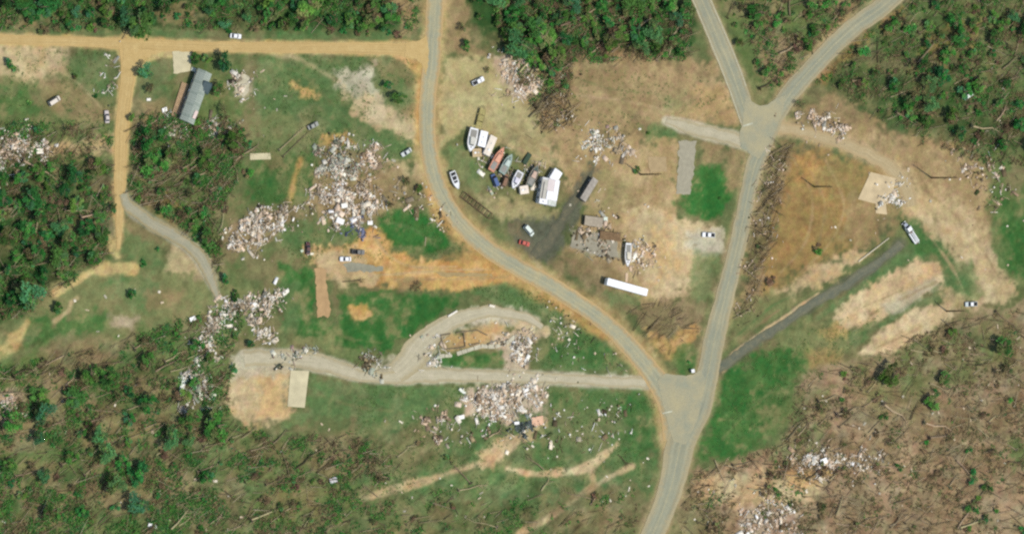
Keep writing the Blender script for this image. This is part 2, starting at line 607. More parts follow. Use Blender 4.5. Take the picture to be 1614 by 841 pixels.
# around the houses in the middle west
paint('lawn', [(400, 88), (660, 88), (662, 240), (600, 260), (520, 240), (400, 250)], 8, 7, 0.95, 0.25)
paint('dry', [(398, 176), (496, 180), (500, 230), (440, 256), (392, 250)], 10, 9, 0.8, 0.3)
paint('lush', [(388, 252), (500, 236), (512, 290), (470, 340), (420, 330), (390, 290)], 9, 8, 0.7, 0.25)
paint('brown', [(420, 240), (450, 244), (452, 262), (424, 266)], 7, 6, 0.6)
paint('orange', [(460, 132), (492, 134), (496, 152), (474, 152)], 6, 6, 0.75)
paint('gravel', [(530, 112), (590, 106), (596, 140), (612, 162), (640, 188), (662, 198), (664, 222), (600, 196), (566, 178), (548, 150), (530, 134)], 7, 7, 0.95)
paint('tan', [(536, 130), (560, 150), (600, 150), (640, 182), (668, 196), (668, 228), (640, 220), (596, 200), (562, 182), (544, 156)], 7, 6, 0.75)
paint('brown', [(586, 96), (660, 92), (664, 190), (640, 186), (606, 150), (594, 118)], 7, 8, 0.7, 0.3)
paint('lawn', [(598, 128), (650, 128), (656, 162), (628, 172), (606, 156)], 7, 7, 0.8)
paint('orange', [(508, 214), (548, 210), (560, 226), (530, 236), (508, 228)], 6, 6, 0.85)
stroke('tan', [(430, 86), (470, 92), (505, 112), (530, 126)], 7, 4, 4, 0.6)
stroke('orange', [(474, 250), (468, 270), (462, 292), (458, 318)], 7, 4, 4, 0.7)
paint('tan', [(600, 258), (656, 258), (668, 276), (640, 284), (600, 276)], 7, 7, 0.8)
paint('litter', [(600, 268), (672, 276), (690, 300), (668, 330), (610, 320)], 9, 8, 0.7, 0.35)
paint('brown', [(496, 270), (600, 278), (640, 300), (620, 348), (520, 356), (484, 320)], 7, 8, 0.95)
paint('litter', [(500, 230), (600, 236), (606, 262), (560, 282), (508, 276)], 6, 6, 0.8)
paint('litter', [(345, 370), (400, 330), (470, 322), (480, 345), (430, 378), (360, 410)], 7, 8, 0.85)
paint('lawn', [(440, 350), (600, 352), (580, 384), (490, 392), (440, 400)], 8, 7, 0.8, 0.3)
paint('lush', [(592, 344), (620, 328), (668, 334), (706, 368), (706, 392), (684, 404), (640, 402), (606, 378)], 4, 4, 1.0)
paint('dry', [(670, 330), (700, 330), (744, 384), (720, 396), (708, 366)], 6, 5, 0.9)
paint('orange', [(482, 392), (556, 386), (584, 356), (604, 364), (620, 392), (660, 410), (710, 408), (766, 388), (800, 412), (846, 442), (800, 446), (760, 452), (700, 462), (640, 456), (560, 446), (500, 428)], 5, 5, 1.0)
paint('tan', [(486, 394), (560, 390), (580, 420), (600, 440), (590, 448), (540, 448), (500, 428)], 6, 5, 0.8)
paint('rust', [(690, 398), (766, 390), (778, 404), (740, 412), (696, 412)], 5, 4, 0.6)
paint('lush', [(442, 420), (492, 424), (500, 492), (530, 504), (536, 470), (600, 460), (680, 462), (742, 464), (728, 480), (690, 500), (650, 524), (606, 550), (560, 552), (480, 548), (442, 520)], 5, 5, 0.95)
paint('lawn', [(438, 440), (470, 436), (478, 520), (448, 540), (436, 490)], 8, 8, 0.7, 0.2)
paint('dry', [(440, 520), (500, 526), (560, 552), (490, 556), (440, 546)], 8, 6, 0.85)
paint('litter', [(630, 442), (672, 444), (664, 458), (626, 462)], 5, 6, 0.7)
paint('orange', [(548, 482), (578, 480), (584, 496), (560, 502)], 4, 4, 0.85)
# the loop drive with the cleared house place in it
paint('lawn', [(744, 456), (800, 444), (858, 462), (926, 504), (984, 552), (1004, 592), (940, 590), (850, 584), (846, 548), (866, 520), (836, 494), (780, 484)], 5, 5, 0.95, 0.15)
paint('lush', [(858, 520), (920, 512), (980, 560), (990, 584), (900, 580), (858, 560)], 12, 8, 0.6, 0.2)
paint('tan', [(870, 500), (900, 496), (910, 520), (880, 528)], 7, 6, 0.4)
paint('gravel', [(620, 590), (650, 556), (690, 520), (740, 494), (800, 490), (850, 510), (862, 526), (836, 528), (800, 508), (740, 506), (700, 532), (684, 560), (690, 588)], 7, 6, 1.0)
paint('gravel', [(560, 584), (640, 560), (690, 570), (760, 586), (1010, 594), (1012, 612), (800, 606), (600, 606)], 6, 5, 0.85)
paint('gravel', [(640, 560), (690, 510), (740, 486), (800, 484), (852, 504), (870, 526), (850, 536), (806, 512), (750, 512), (700, 530), (676, 566)], 7, 6, 0.9)
paint('tan', [(816, 500), (858, 510), (872, 526), (840, 540), (806, 520)], 6, 5, 0.8)
paint('warm', [(692, 528), (730, 522), (780, 508), (806, 518), (802, 544), (760, 548), (706, 554), (688, 544)], 6, 5, 0.95)
paint('orange', [(700, 532), (730, 528), (762, 522), (790, 514), (780, 534), (730, 546)], 6, 5, 0.5)
paint('pinkish', [(776, 530), (830, 520), (838, 560), (828, 584), (796, 578)], 6, 6, 0.8)
paint('lush', [(690, 562), (740, 554), (786, 552), (796, 570), (770, 584), (720, 584), (694, 578)], 5, 4, 0.9)
paint('tan', [(362, 572), (390, 560), (462, 572), (460, 662), (430, 672), (372, 662), (360, 620)], 9, 8, 1.0)
paint('orange', [(404, 590), (452, 580), (456, 660), (410, 668)], 10, 8, 0.5, 0.2)
paint('gravel', [(364, 560), (440, 552), (500, 560), (500, 582), (400, 590), (366, 600)], 6, 5, 0.8)
paint('lawn', [(484, 590), (580, 604), (720, 606), (720, 640), (600, 660), (480, 660), (440, 680), (440, 664), (484, 646)], 5, 5, 0.95, 0.1)
# slope south of the loop drive
paint('lawn', [(560, 640), (720, 606), (1024, 614), (1040, 650), (1038, 740), (1010, 800), (900, 800), (700, 790), (560, 760)], 8, 8, 0.95, 0.3)
paint('litter', [(480, 690), (600, 680), (690, 660), (720, 690), (640, 740), (520, 760)], 10, 10, 0.55, 0.35)
paint('lush', [(980, 628), (1034, 624), (1036, 700), (1012, 726), (984, 690)], 10, 8, 0.6)
paint('lush', [(850, 600), (1020, 616), (1000, 650), (880, 650)], 12, 10, 0.35)
paint('dry', [(860, 640), (960, 640), (960, 700), (880, 700)], 12, 10, 0.4, 0.3)
paint('pinkish', [(726, 610), (860, 606), (856, 650), (800, 662), (738, 650)], 7, 7, 0.95)
paint('tan', [(744, 730), (770, 700), (816, 682), (856, 666), (842, 688), (800, 716), (764, 738)], 6, 6, 0.95)
stroke('tan', [(560, 790, 6), (610, 774, 12), (660, 760, 14), (690, 752, 6), (720, 740, 5), (760, 730, 8)], None, 4, 4, 0.85)
stroke('tan', [(800, 738, 6), (840, 746, 8), (880, 744, 12), (920, 738, 14), (944, 722, 14), (960, 712, 12), (974, 698, 6)], None, 3, 3, 0.95)
stroke('tan', [(908, 782, 10), (940, 764, 10), (970, 746, 10), (996, 734, 10)], None, 3, 3, 0.95)
stroke('tan', [(820, 840, 12), (850, 824, 12), (880, 806, 10), (910, 784, 10)], None, 4, 4, 0.8)
stroke('tan', [(930, 736), (936, 756)], 8, 3, 3, 0.7)
paint('litter', [(880, 770), (1000, 760), (1020, 800), (960, 850), (860, 850)], 9, 9, 0.6, 0.3)
# east of the main road
paint('brown', [(698, -60), (740, -60), (742, 60), (780, 90), (740, 92), (700, 80)], 6, 6, 0.95)
paint('woods', [(732, -90), (1094, -90), (1100, 50), (1090, 92), (1040, 92), (960, 78), (900, 96), (868, 140), (846, 124), (800, 80), (748, 50)], 7, 8)
paint('brown', [(850, 100), (900, 92), (960, 80), (1040, 86), (1096, 92), (1124, 100), (1170, 196), (1060, 190), (1000, 230), (880, 250), (848, 200)], 6, 7, 1.0, 0.0)
paint('dry', [(920, 130), (980, 150), (1000, 176), (960, 190), (900, 180)], 14, 10, 0.3, 0.4)
paint('litter', [(846, 100), (900, 92), (908, 140), (880, 200), (850, 190)], 8, 9, 0.85, 0.2)
paint('rust', [(1100, 130), (1150, 140), (1166, 192), (1110, 180), (1080, 180)], 10, 8, 0.5, 0.2)
paint('lawn', [(1040, 148), (1080, 144), (1084, 176), (1046, 180)], 9, 7, 0.7)
paint('lawn', [(1014, 196), (1060, 196), (1062, 224), (1020, 228)], 8, 7, 0.9)
paint('sand', [(700, 96), (736, 90), (780, 92), (846, 110), (850, 200), (880, 246), (900, 262), (850, 262), (780, 226), (722, 206), (700, 226), (692, 160)], 5, 6, 1.0)
paint('pinkish', [(778, 88), (816, 84), (838, 110), (838, 150), (806, 152), (790, 120)], 6, 6, 0.9)
paint('warm', [(860, 236), (1000, 216), (1070, 230), (1072, 320), (1080, 350), (1090, 440), (1060, 480), (1010, 476), (960, 440), (880, 420), (900, 380), (930, 330), (900, 300)], 9, 9, 0.95)
paint('dry', [(930, 260), (1000, 280), (990, 330), (930, 340)], 10, 9, 0.45, 0.4)
paint('warm', [(850, 106), (1000, 100), (1150, 110), (1160, 190), (1000, 190), (900, 230), (860, 230)], 12, 12, 0.55, 0.45)
paint('tan', [(980, 320), (1060, 340), (1100, 350), (1130, 360), (1130, 390), (1100, 440), (1060, 470), (1020, 470), (1010, 400), (990, 350)], 8, 6, 0.95)
paint('orange', [(1024, 356), (1060, 358), (1070, 420), (1040, 440), (1026, 400)], 10, 8, 0.4)
paint('gravel', [(1080, 366), (1136, 362), (1138, 398), (1110, 402), (1082, 390)], 6, 4, 0.95)
paint('lush', [(1084, 276), (1100, 260), (1136, 258), (1150, 280), (1156, 316), (1138, 340), (1110, 346), (1082, 338), (1060, 320), (1084, 308)], 5, 4, 1.0)
paint('brown', [(1110, 226), (1174, 236), (1170, 290), (1150, 300), (1142, 256), (1110, 256)], 7, 6, 0.85)
paint('lawn', [(1096, 394), (1134, 400), (1120, 470), (1100, 500), (1092, 450)], 7, 5, 0.8, 0.2)
paint('dry', [(706, 230), (740, 230), (780, 240), (850, 262), (856, 300), (840, 326), (780, 318), (740, 308), (706, 272)], 7, 6, 0.9, 0.2)
paint('sand', [(744, 306), (800, 312), (850, 322), (880, 330), (876, 350), (830, 350), (790, 350), (760, 330)], 7, 6, 0.8, 0.2)
paint('lawn', [(708, 232), (734, 236), (772, 262), (776, 300), (740, 300), (712, 268)], 8, 6, 0.7)
paint('sand', [(760, 312), (830, 322), (830, 340), (796, 350), (770, 336)], 5, 5, 0.9)
paint('ash', [(790, 352), (840, 342), (880, 346), (884, 376), (862, 416), (830, 402)], 10, 9, 0.5, 0.3)
paint('ash', [(796, 350), (830, 346), (880, 346), (900, 310), (928, 262), (944, 268), (914, 330), (884, 390), (862, 416), (836, 406)], 6, 5, 0.95)
paint('litter', [(800, 350), (830, 352), (820, 372), (804, 366)], 4, 4, 0.6)
paint('grey', [(904, 366), (968, 366), (974, 404), (930, 402), (900, 386)], 5, 5, 0.9)
paint('litter', [(896, 400), (960, 408), (990, 430), (1000, 470), (960, 470), (880, 430), (866, 416)], 8, 6, 0.7)
paint('lawn', [(954, 460), (1010, 466), (1000, 480), (964, 478)], 6, 4, 0.7)
paint('litter', [(986, 484), (1060, 470), (1110, 480), (1106, 520), (1080, 550), (1052, 560), (1020, 530)], 8, 7, 0.8, 0.15)
paint('orange', [(1016, 520), (1050, 530), (1096, 508), (1100, 530), (1062, 566), (1048, 566)], 6, 5, 0.7)
paint('lush', [(1058, 554), (1096, 540), (1100, 572), (1088, 586), (1066, 586)], 5, 4, 0.8)
# between and east of the roads
paint('blow', [(1130, -80), (1380, -80), (1330, 40), (1240, 130), (1200, 150), (1180, 130), (1150, 60)], 6, 6, 1.0)
paint('blowb', [(1200, 60), (1240, 60), (1250, 110), (1216, 140), (1188, 110)], 8, 8, 0.7)
paint('brown', [(1340, -40), (1376, -20), (1320, 50), (1262, 112), (1240, 130), (1230, 120), (1290, 60)], 5, 5, 0.8)
paint('dry', [(1176, 130), (1226, 124), (1232, 140), (1206, 164), (1190, 160)], 6, 5, 0.8)
paint('woods', [(1440, -80), (1720, -80), (1720, 240), (1600, 250), (1540, 232), (1480, 204), (1420, 212), (1370, 190), (1320, 150), (1296, 128), (1360, 50)], 7, 8, 0.75)
paint('blow', [(1420, -60), (1720, -60), (1720, 160), (1500, 130), (1400, 120), (1330, 100), (1390, 30)], 10, 9, 0.6, 0.2)
paint('rust', [(1410, 14), (1440, 8), (1350, 80), (1290, 134), (1272, 136), (1330, 76)], 6, 5, 0.6)
paint('rust', [(1460, 60), (1520, 40), (1560, 20), (1540, 60), (1490, 96), (1450, 90)], 10, 9, 0.45, 0.3)
paint('brown', [(1246, 178), (1320, 150), (1380, 192), (1440, 220), (1520, 236), (1570, 260), (1566, 300), (1560, 380), (1530, 400), (1440, 360), (1440, 310), (1400, 250), (1330, 214), (1246, 206)], 8, 8, 1.0)
paint('warm', [(1250, 196), (1330, 190), (1440, 226), (1540, 250), (1574, 300), (1566, 390), (1500, 400), (1440, 360), (1436, 310), (1396, 256), (1330, 226), (1250, 214)], 14, 10, 0.6, 0.25)
paint('tan', [(1410, 262), (1450, 290), (1530, 330), (1570, 370), (1590, 440), (1540, 430), (1490, 384), (1436, 350), (1420, 300)], 14, 10, 0.6)
paint('rust', [(1236, 238), (1290, 232), (1350, 252), (1396, 268), (1412, 330), (1380, 380), (1330, 408), (1250, 452), (1186, 486), (1172, 470), (1190, 360), (1216, 258)], 20, 12, 0.9, 0.25)
paint('dry', [(1300, 240), (1360, 256), (1360, 330), (1310, 320)], 14, 10, 0.3, 0.3)
paint('orange', [(1256, 250), (1282, 246), (1286, 284), (1262, 288)], 8, 7, 0.4)
paint('brown', [(1340, 310), (1420, 320), (1410, 370), (1360, 396), (1330, 370)], 10, 8, 0.7)
paint('litter', [(1204, 228), (1250, 228), (1238, 300), (1216, 360), (1204, 470), (1166, 500), (1180, 380), (1192, 300)], 9, 9, 0.8, 0.15)
paint('blow', [(1200, 240), (1230, 236), (1216, 330), (1196, 420), (1180, 470), (1190, 360)], 8, 9, 0.5, 0.4)
paint('dry', [(1180, 470), (1240, 456), (1290, 448), (1250, 480), (1160, 540), (1150, 520)], 7, 6, 0.85)
paint('pale', [(1228, 458), (1290, 414), (1340, 396), (1370, 398), (1352, 414), (1300, 446), (1252, 466)], 6, 6, 0.8)
paint('lawn', [(1420, 360), (1446, 340), (1480, 362), (1500, 400), (1530, 440), (1524, 470), (1480, 450), (1470, 420), (1430, 424), (1350, 466), (1290, 510), (1270, 510), (1340, 454), (1400, 410)], 5, 5, 0.95)
paint('lush', [(1446, 350), (1474, 362), (1484, 390), (1460, 410), (1442, 384)], 10, 6, 0.6)
paint('pale', [(1308, 500), (1345, 466), (1400, 432), (1445, 408), (1480, 412), (1490, 440), (1456, 468), (1408, 492), (1372, 516), (1320, 522)], 4, 2, 1.0)
paint('lawn', [(1330, 524), (1390, 506), (1440, 476), (1484, 456), (1500, 472), (1440, 490), (1384, 520), (1346, 550)], 4, 3, 0.9, 0.2)
paint('pale', [(1354, 556), (1384, 521), (1440, 487), (1498, 472), (1506, 500), (1452, 534), (1396, 562)], 4, 2, 1.0)
paint('grey', [(1390, 480), (1440, 456), (1474, 440), (1480, 448), (1430, 484), (1404, 500)], 5, 4, 0.6)
paint('dry', [(1240, 520), (1310, 490), (1330, 520), (1350, 556), (1290, 560), (1230, 560)], 9, 8, 0.9)
paint('orange', [(1290, 512), (1330, 506), (1340, 526), (1300, 536)], 7, 6, 0.5)
paint('orange', [(1270, 556), (1320, 550), (1330, 570), (1280, 578)], 8, 8, 0.4, 0.3)
paint('tan', [(1440, 330), (1500, 350), (1556, 380), (1600, 450), (1596, 476), (1540, 484), (1526, 440), (1496, 392), (1450, 356)], 7, 4, 0.9)
paint('lawn', [(1500, 420), (1530, 410), (1550, 466), (1524, 474)], 5, 4, 0.8, 0.3)
paint('tan', [(1486, 452), (1510, 460), (1540, 490), (1494, 500)], 7, 5, 0.7)
paint('lush', [(1562, 300), (1700, 270), (1700, 430), (1590, 436), (1564, 390)], 8, 7, 0.85, 0.1)
paint('blow', [(1540, 240), (1700, 250), (1700, 300), (1570, 310)], 8, 7, 0.85)
# the south-east
paint('lush', [(1140, 590), (1200, 548), (1262, 556), (1268, 600), (1250, 650), (1224, 700), (1150, 724), (1098, 722), (1116, 650)], 10, 14, 0.9, 0.1)
paint('blowb', [(1262, 600), (1300, 580), (1370, 562), (1420, 556), (1500, 504), (1560, 488), (1720, 470), (1720, 920), (1040, 920), (1070, 800), (1096, 742), (1180, 722), (1230, 690), (1256, 640)], 8, 8, 1.0)
paint('blow', [(1330, 572), (1420, 560), (1500, 500), (1614, 496), (1614, 600), (1480, 610), (1440, 660), (1380, 660), (1340, 620)], 10, 9, 0.8, 0.25)
paint('blow', [(1216, 650), (1290, 600), (1320, 640), (1290, 710), (1220, 720)], 10, 9, 0.7, 0.2)
paint('litter', [(1400, 620), (1614, 610), (1700, 700), (1614, 740), (1430, 720), (1320, 700), (1330, 640)], 12, 10, 0.7, 0.2)
paint('tan', [(1104, 750), (1180, 742), (1250, 752), (1300, 756), (1280, 790), (1200, 800), (1100, 790)], 7, 6, 0.85)
paint('orange', [(1240, 742), (1310, 738), (1300, 762), (1246, 768)], 7, 6, 0.5)
paint('pinkish', [(1170, 800), (1260, 800), (1250, 860), (1170, 860)], 8, 8, 0.7, 0.2)
paint('lush', [(1590, 690), (1660, 690), (1660, 736), (1596, 738)], 8, 6, 0.6)
paint('dry', [(1080, 780), (1130, 800), (1120, 860), (1050, 860)], 8, 7, 0.6)
# shoulders and verges of the roads, worn bare
stroke('shoulder', [(x, y, w + 14) for x, y, w in ROAD_MAIN], None, 9, 8, 0.85)
stroke('tan', [(x, y, w + 5) for x, y, w in ROAD_EAST], None, 7, 6, 0.6)
stroke('tan', [(x, y, w + 3) for x, y, w in ROAD_NORTH], None, 7, 6, 0.5)
stroke('orange', [(620, 75, 22), (650, 84, 36), (664, 100, 40), (668, 130, 22), (664, 170, 16), (662, 220, 18)], None, 5, 4, 0.8)
stroke('orange', [(674, 300, 16), (690, 330, 22), (712, 362, 20), (748, 392, 16), (800, 432, 20), (850, 464, 22), (900, 492, 18), (950, 530, 14)], None, 8, 6, 0.6)
stroke('road', [(x, y, w + 5) for x, y, w in DIRT_ROAD], None, 3, 3, 0.95)
stroke('road', [(x, y, w + 4) for x, y, w in DIRT_LANE], None, 3, 3, 0.95)
stroke('road', [(280, 78, 30), (256, 80, 26), (236, 86, 22), (222, 98, 18), (212, 114, 14)], None, 3, 3, 0.95)
stroke('grey', [(x, y, w + 4) for x, y, w in LANE_GREY], None, 3, 3, 0.9)
stroke('gravel', [(x, y, w + 4) for x, y, w in DRIVE_LOOP_S], None, 3, 3, 0.9)
stroke('gravel', [(x, y, w + 4) for x, y, w in DRIVE_WEST], None, 3, 3, 0.9)
stroke('tan', [(x, y, w + 6) for x, y, w in DRIVE_EAST], None, 7, 5, 0.7)
stroke('ash', [(x, y, w + 5) for x, y, w in DRIVE_BLACK], None, 4, 4, 0.75)
stroke('pale', [(1140, 585, 4), (1160, 556, 5), (1190, 532, 5), (1230, 504, 5), (1270, 476, 4)], None, 2, 2, 0.6)

# ruts and wheel marks pressed into soil and grass
for key, op_, pts in [
    ('brown', .7, [(1370, 496), (1400, 480), (1440, 462), (1476, 444)]), ('brown', .7, [(1360, 484), (1392, 470), (1420, 458)]), ('lawn', .7, [(1396, 484), (1408, 500), (1420, 496), (1450, 470), (1480, 450)]),
    ('sand', .7, [(1390, 540), (1430, 520), (1480, 496)]), ('brown', .6, [(1380, 548), (1430, 526), (1470, 506)]),
    ('lawn', .8, [(1160, 530), (1190, 505), (1220, 480), (1250, 466)]), ('brown', .8, [(1165, 538), (1195, 512), (1228, 488)]), ('pale', .8, [(1150, 560), (1190, 530), (1240, 496), (1290, 462)]),
    ('tan', .6, [(700, 100), (720, 140), (730, 190), (760, 210), (820, 236), (880, 262)]), ('sand', .8, [(712, 96), (736, 150), (750, 196), (800, 222)]), ('brown', .5, [(760, 150), (790, 190), (850, 230), (920, 250)]),
    ('tan', .8, [(1000, 330), (1040, 370), (1060, 420), (1050, 460)]), ('tan', .8, [(1014, 330), (1054, 366), (1074, 420), (1066, 462)]), ('warm', .7, [(1036, 380), (1070, 376), (1100, 378)]),
    ('tan', .8, [(560, 436), (620, 432), (700, 426), (780, 424)]), ('warm', .7, [(560, 444), (640, 440), (720, 440), (800, 436)]), ('tan', .7, [(590, 372), (610, 400), (650, 420), (720, 420)]),
    ('warm', .7, [(1250, 250), (1280, 310), (1270, 380), (1230, 430)]), ('warm', .6, [(1300, 250), (1330, 320), (1310, 380), (1260, 430)]), ('brown', .6, [(1270, 256), (1300, 320), (1290, 384)]),
    ('tan', .7, [(1440, 300), (1490, 340), (1530, 390), (1560, 440)]), ('brown', .6, [(1452, 296), (1504, 338), (1546, 390), (1576, 440)]), ('tan', .7, [(1466, 372), (1500, 420), (1520, 460)]),
    ('dry', .6, [(900, 120), (960, 140), (1040, 150), (1100, 170)]), ('tan', .5, [(910, 150), (990, 160), (1060, 176)]), ('tan', .6, [(1100, 770), (1160, 776), (1240, 780), (1300, 776)]), ('brown', .6, [(1110, 784), (1180, 788), (1250, 790)]),
    ('dry', .6, [(500, 620), (560, 640), (640, 650)]), ('tan', .5, [(20, 90), (60, 100), (110, 120), (160, 170)]), ('lush', .5, [(1130, 680), (1170, 640), (1220, 600)]), ('dry', .5, [(1140, 690), (1180, 648), (1230, 604)]),
    ('dry', .6, [(480, 500), (540, 530), (600, 540)]), ('lawn', .6, [(610, 350), (650, 360), (690, 390)]), ('dry', .5, [(430, 100), (480, 120), (520, 160), (560, 200)]),
]:
    stroke(key, pts, 3.2, 1.6, 2.5, op_, .3)

# no turf here is even: thin, yellowed and bare patches break it up, and grass creeps into the soil
idx_all = np.nonzero(~far_mask)[0]
Np = fbm(GXf / 3.6 + 90, GYf / 3.6 - 40, 61, 4, .65)
Nq = fbm(GXf / 13.0 - 20, GYf / 13.0 + 70, 71, 3)
grn = np.clip((GC[:, 1] - GC[:, 0]) / (GC[:, 1] + 1e-4) * 2.2, 0, 1)
thin = (sstep(.46, .66, .55 * Np + .45 * Nq) * .42 * grn)[:, None]
GC[idx_all] = (GC * (1 - thin) + cover('dry', np.arange(GXf.size)) * thin)[idx_all]
bare = (sstep(.56, .70, .7 * Np + .3 * Nq) * .38 * grn)[:, None]
GC[idx_all] = (GC * (1 - bare) + cover('brown', np.arange(GXf.size)) * bare)[idx_all]
creep = (sstep(.56, .72, .6 * Np[::-1] + .4 * Nq[::-1]) * .12 * (1 - grn))[:, None]
GC[idx_all] = (GC * (1 - creep) + cover('dry', np.arange(GXf.size)) * creep)[idx_all]

# the churned, littered parts carry streaks of bark, twigs and torn sod; open soil only a fine mottle
def zone_mask(polys, f=14):
    mk = np.zeros(GXf.size)
    for pl in polys:
        idx = region(pl, f + 2)
        sd = segdist(QX[idx], QY[idx], pl, True)
        sd = np.where(inside(QX[idx], QY[idx], pl), sd, -sd)
        mk[idx] = np.maximum(mk[idx], sstep(-f, f, sd))
    return mk


Z_SW = [(-90, 500), (160, 540), (360, 480), (420, 470), (360, 580), (360, 660), (470, 690), (740, 650), (1000, 770), (900, 920), (-90, 920)]
Z_SE = [(1262, 600), (1370, 562), (1500, 504), (1720, 470), (1720, 920), (1040, 920), (1096, 742), (1230, 700)]
Z_NW = [(-90, -80), (660, -80), (660, 46), (-90, 46)]
Z_NM = [(740, -80), (1094, -80), (1090, 92), (900, 100), (880, 200), (846, 190), (800, 80)]
Z_NE = [(1130, -80), (1720, -80), (1720, 260), (1560, 260), (1420, 212), (1300, 130), (1200, 140)]
Z_W = [(-90, 190), (182, 196), (182, 400), (40, 496), (-90, 530)]
Z_MW = [(204, 176), (372, 192), (386, 230), (372, 290), (346, 330), (346, 440), (372, 466), (336, 440), (316, 380), (270, 344), (204, 306)]
Z_SWU = [(-90, 590), (60, 566), (160, 546), (300, 500), (400, 470), (362, 560), (360, 664), (440, 690), (560, 680), (640, 730), (560, 800), (560, 920), (-90, 920)]
Z_SB = [(560, 800), (700, 770), (760, 790), (880, 790), (1000, 770), (1010, 800), (980, 920), (560, 920)]
mk1 = zone_mask([Z_SW, Z_NW, Z_NM, Z_NE, Z_W, Z_MW])
mk2 = zone_mask([Z_SE])
st = mk1 * (S_sw - 0.5) + mk2 * (0.5 * S_sw + 0.5 * S_se - 0.5)
GC *= np.clip(1 + 1.1 * st + 0.35 * (N_big - 0.5) + 0.6 * (N_fine - 0.5) + 0.5 * (Np - 0.5), 0.35, 1.8)[:, None].astype(np.float32)
warm = (1 + (N_w - 0.5) * 0.35 * (0.5 + mk1 + mk2))[:, None]
GC[:, 0:1] *= warm
GC = np.clip(GC, 0.005, 0.8)
GZ = -0.06 * N_mid - 0.10 * N_fine * (mk1 + mk2) - 0.01
GZ[far_mask] = -0.1
gi = np.arange(nyg * nxg).reshape(nyg, nxg)
gq = np.stack([gi[:-1, :-1], gi[:-1, 1:], gi[1:, 1:], gi[1:, :-1]], -1).reshape(-1, 4)
gme = mesh_np("ground", np.stack([GXf, GYf, GZ], -1), gq, GC, smooth=True, attr="soil")


def ground_material():
    mt = bpy.data.materials.new("ground_soil_and_turf")
    mt.use_nodes = True
    nt = mt.node_tree
    b = nt.nodes["Principled BSDF"]
    b.inputs["Roughness"].default_value = 0.95
    b.inputs["Specular IOR Level"].default_value = 0.1
    at = nt.nodes.new("ShaderNodeAttribute")
    at.attribute_name = "soil"
    tc = nt.nodes.new("ShaderNodeTexCoord")
    n1 = nt.nodes.new("ShaderNodeTexNoise")
    n1.inputs["Scale"].default_value = 0.9
    n1.inputs["Detail"].default_value = 8
    n1.inputs["Roughness"].default_value = 0.75
    nt.links.new(tc.outputs["Object"], n1.inputs["Vector"])
    mr = nt.nodes.new("ShaderNodeMapRange")
    mr.inputs[1].default_value = 0.28
    mr.inputs[2].default_value = 0.72
    mr.inputs[3].default_value = 0.74
    mr.inputs[4].default_value = 1.26
    nt.links.new(n1.outputs[0], mr.inputs[0])
    n2 = nt.nodes.new("ShaderNodeTexNoise")
    n2.inputs["Scale"].default_value = 0.35
    n2.inputs["Detail"].default_value = 6
    nt.links.new(tc.outputs["Object"], n2.inputs["Vector"])
    m2 = nt.nodes.new("ShaderNodeMapRange")
    m2.inputs[1].default_value = 0.3
    m2.inputs[2].default_value = 0.7
    m2.inputs[3].default_value = 0.485
    m2.inputs[4].default_value = 0.515
    nt.links.new(n2.outputs[0], m2.inputs[0])
    hs = nt.nodes.new("ShaderNodeHueSaturation")
    nt.links.new(at.outputs["Color"], hs.inputs["Color"])
    nt.links.new(mr.outputs[0], hs.inputs["Value"])
    nt.links.new(m2.outputs[0], hs.inputs["Hue"])
    nt.links.new(hs.outputs[0], b.inputs["Base Color"])
    bp = nt.nodes.new("ShaderNodeBump")
    bp.inputs["Strength"].default_value = 0.5
    bp.inputs["Distance"].default_value = 0.25
    nt.links.new(n1.outputs[0], bp.inputs["Height"])
    nt.links.new(bp.outputs[0], b.inputs["Normal"])
    return mt


tag(link("ground", gme, ground_material()), "bare soil, turf and churned storm ground all around", "ground", kind="structure")

# ================================================================== SETTING: road sheets
def strip(name, pts, z, mt, label, cat="road", jit=0.0, seed=1, across=6, kind="structure"):
    sp = spline(pts, 5)
    n = len(sp)
    tg = np.gradient(sp[:, :2], axis=0)
    tg /= np.linalg.norm(tg, axis=1)[:, None] + 1e-9
    nr = np.stack([-tg[:, 1], tg[:, 0]], -1)
    rr = np.random.default_rng(seed)
    jl = np.convolve(rr.normal(0, 1, n + 4), np.ones(3) / 3, 'same')[:n] * jit
    jr = np.convolve(rr.normal(0, 1, n + 4), np.ones(3) / 3, 'same')[:n] * jit
    vs, uv = [], []
    for i in range(n):
        for j in range(across + 1):
            t = j / across
            off = (-(sp[i, 2] / 2 + jl[i])) * (1 - t) + (sp[i, 2] / 2 + jr[i]) * t
            p = P(sp[i, 0] + nr[i, 0] * off, sp[i, 1] + nr[i, 1] * off)
            vs.append((p.x, p.y, z + 0.05 * (0.25 - (t - 0.5) ** 2)))
    k = across + 1
    q = [(i * k + j, i * k + j + 1, (i + 1) * k + j + 1, (i + 1) * k + j) for i in range(n - 1) for j in range(across)]
    me = mesh_np(name, vs, q, smooth=True)
    t = np.tile(np.linspace(-1, 1, k), n)
    at = me.attributes.new("lane", 'FLOAT', 'POINT')
    at.data.foreach_set("value", t.astype(np.float32))
    seg = np.concatenate([[0], np.cumsum(np.hypot(*np.diff(sp[:, :2], axis=0).T))]) * PXM
    al = me.attributes.new("along", 'FLOAT', 'POINT')
    al.data.foreach_set("value", np.repeat(seg, k).astype(np.float32))
    o = link(name, me, mt)
    # face up
    if me.polygons[0].normal.z < 0:
        me.flip_normals()
    return tag(o, label, cat, kind=kind), sp, nr


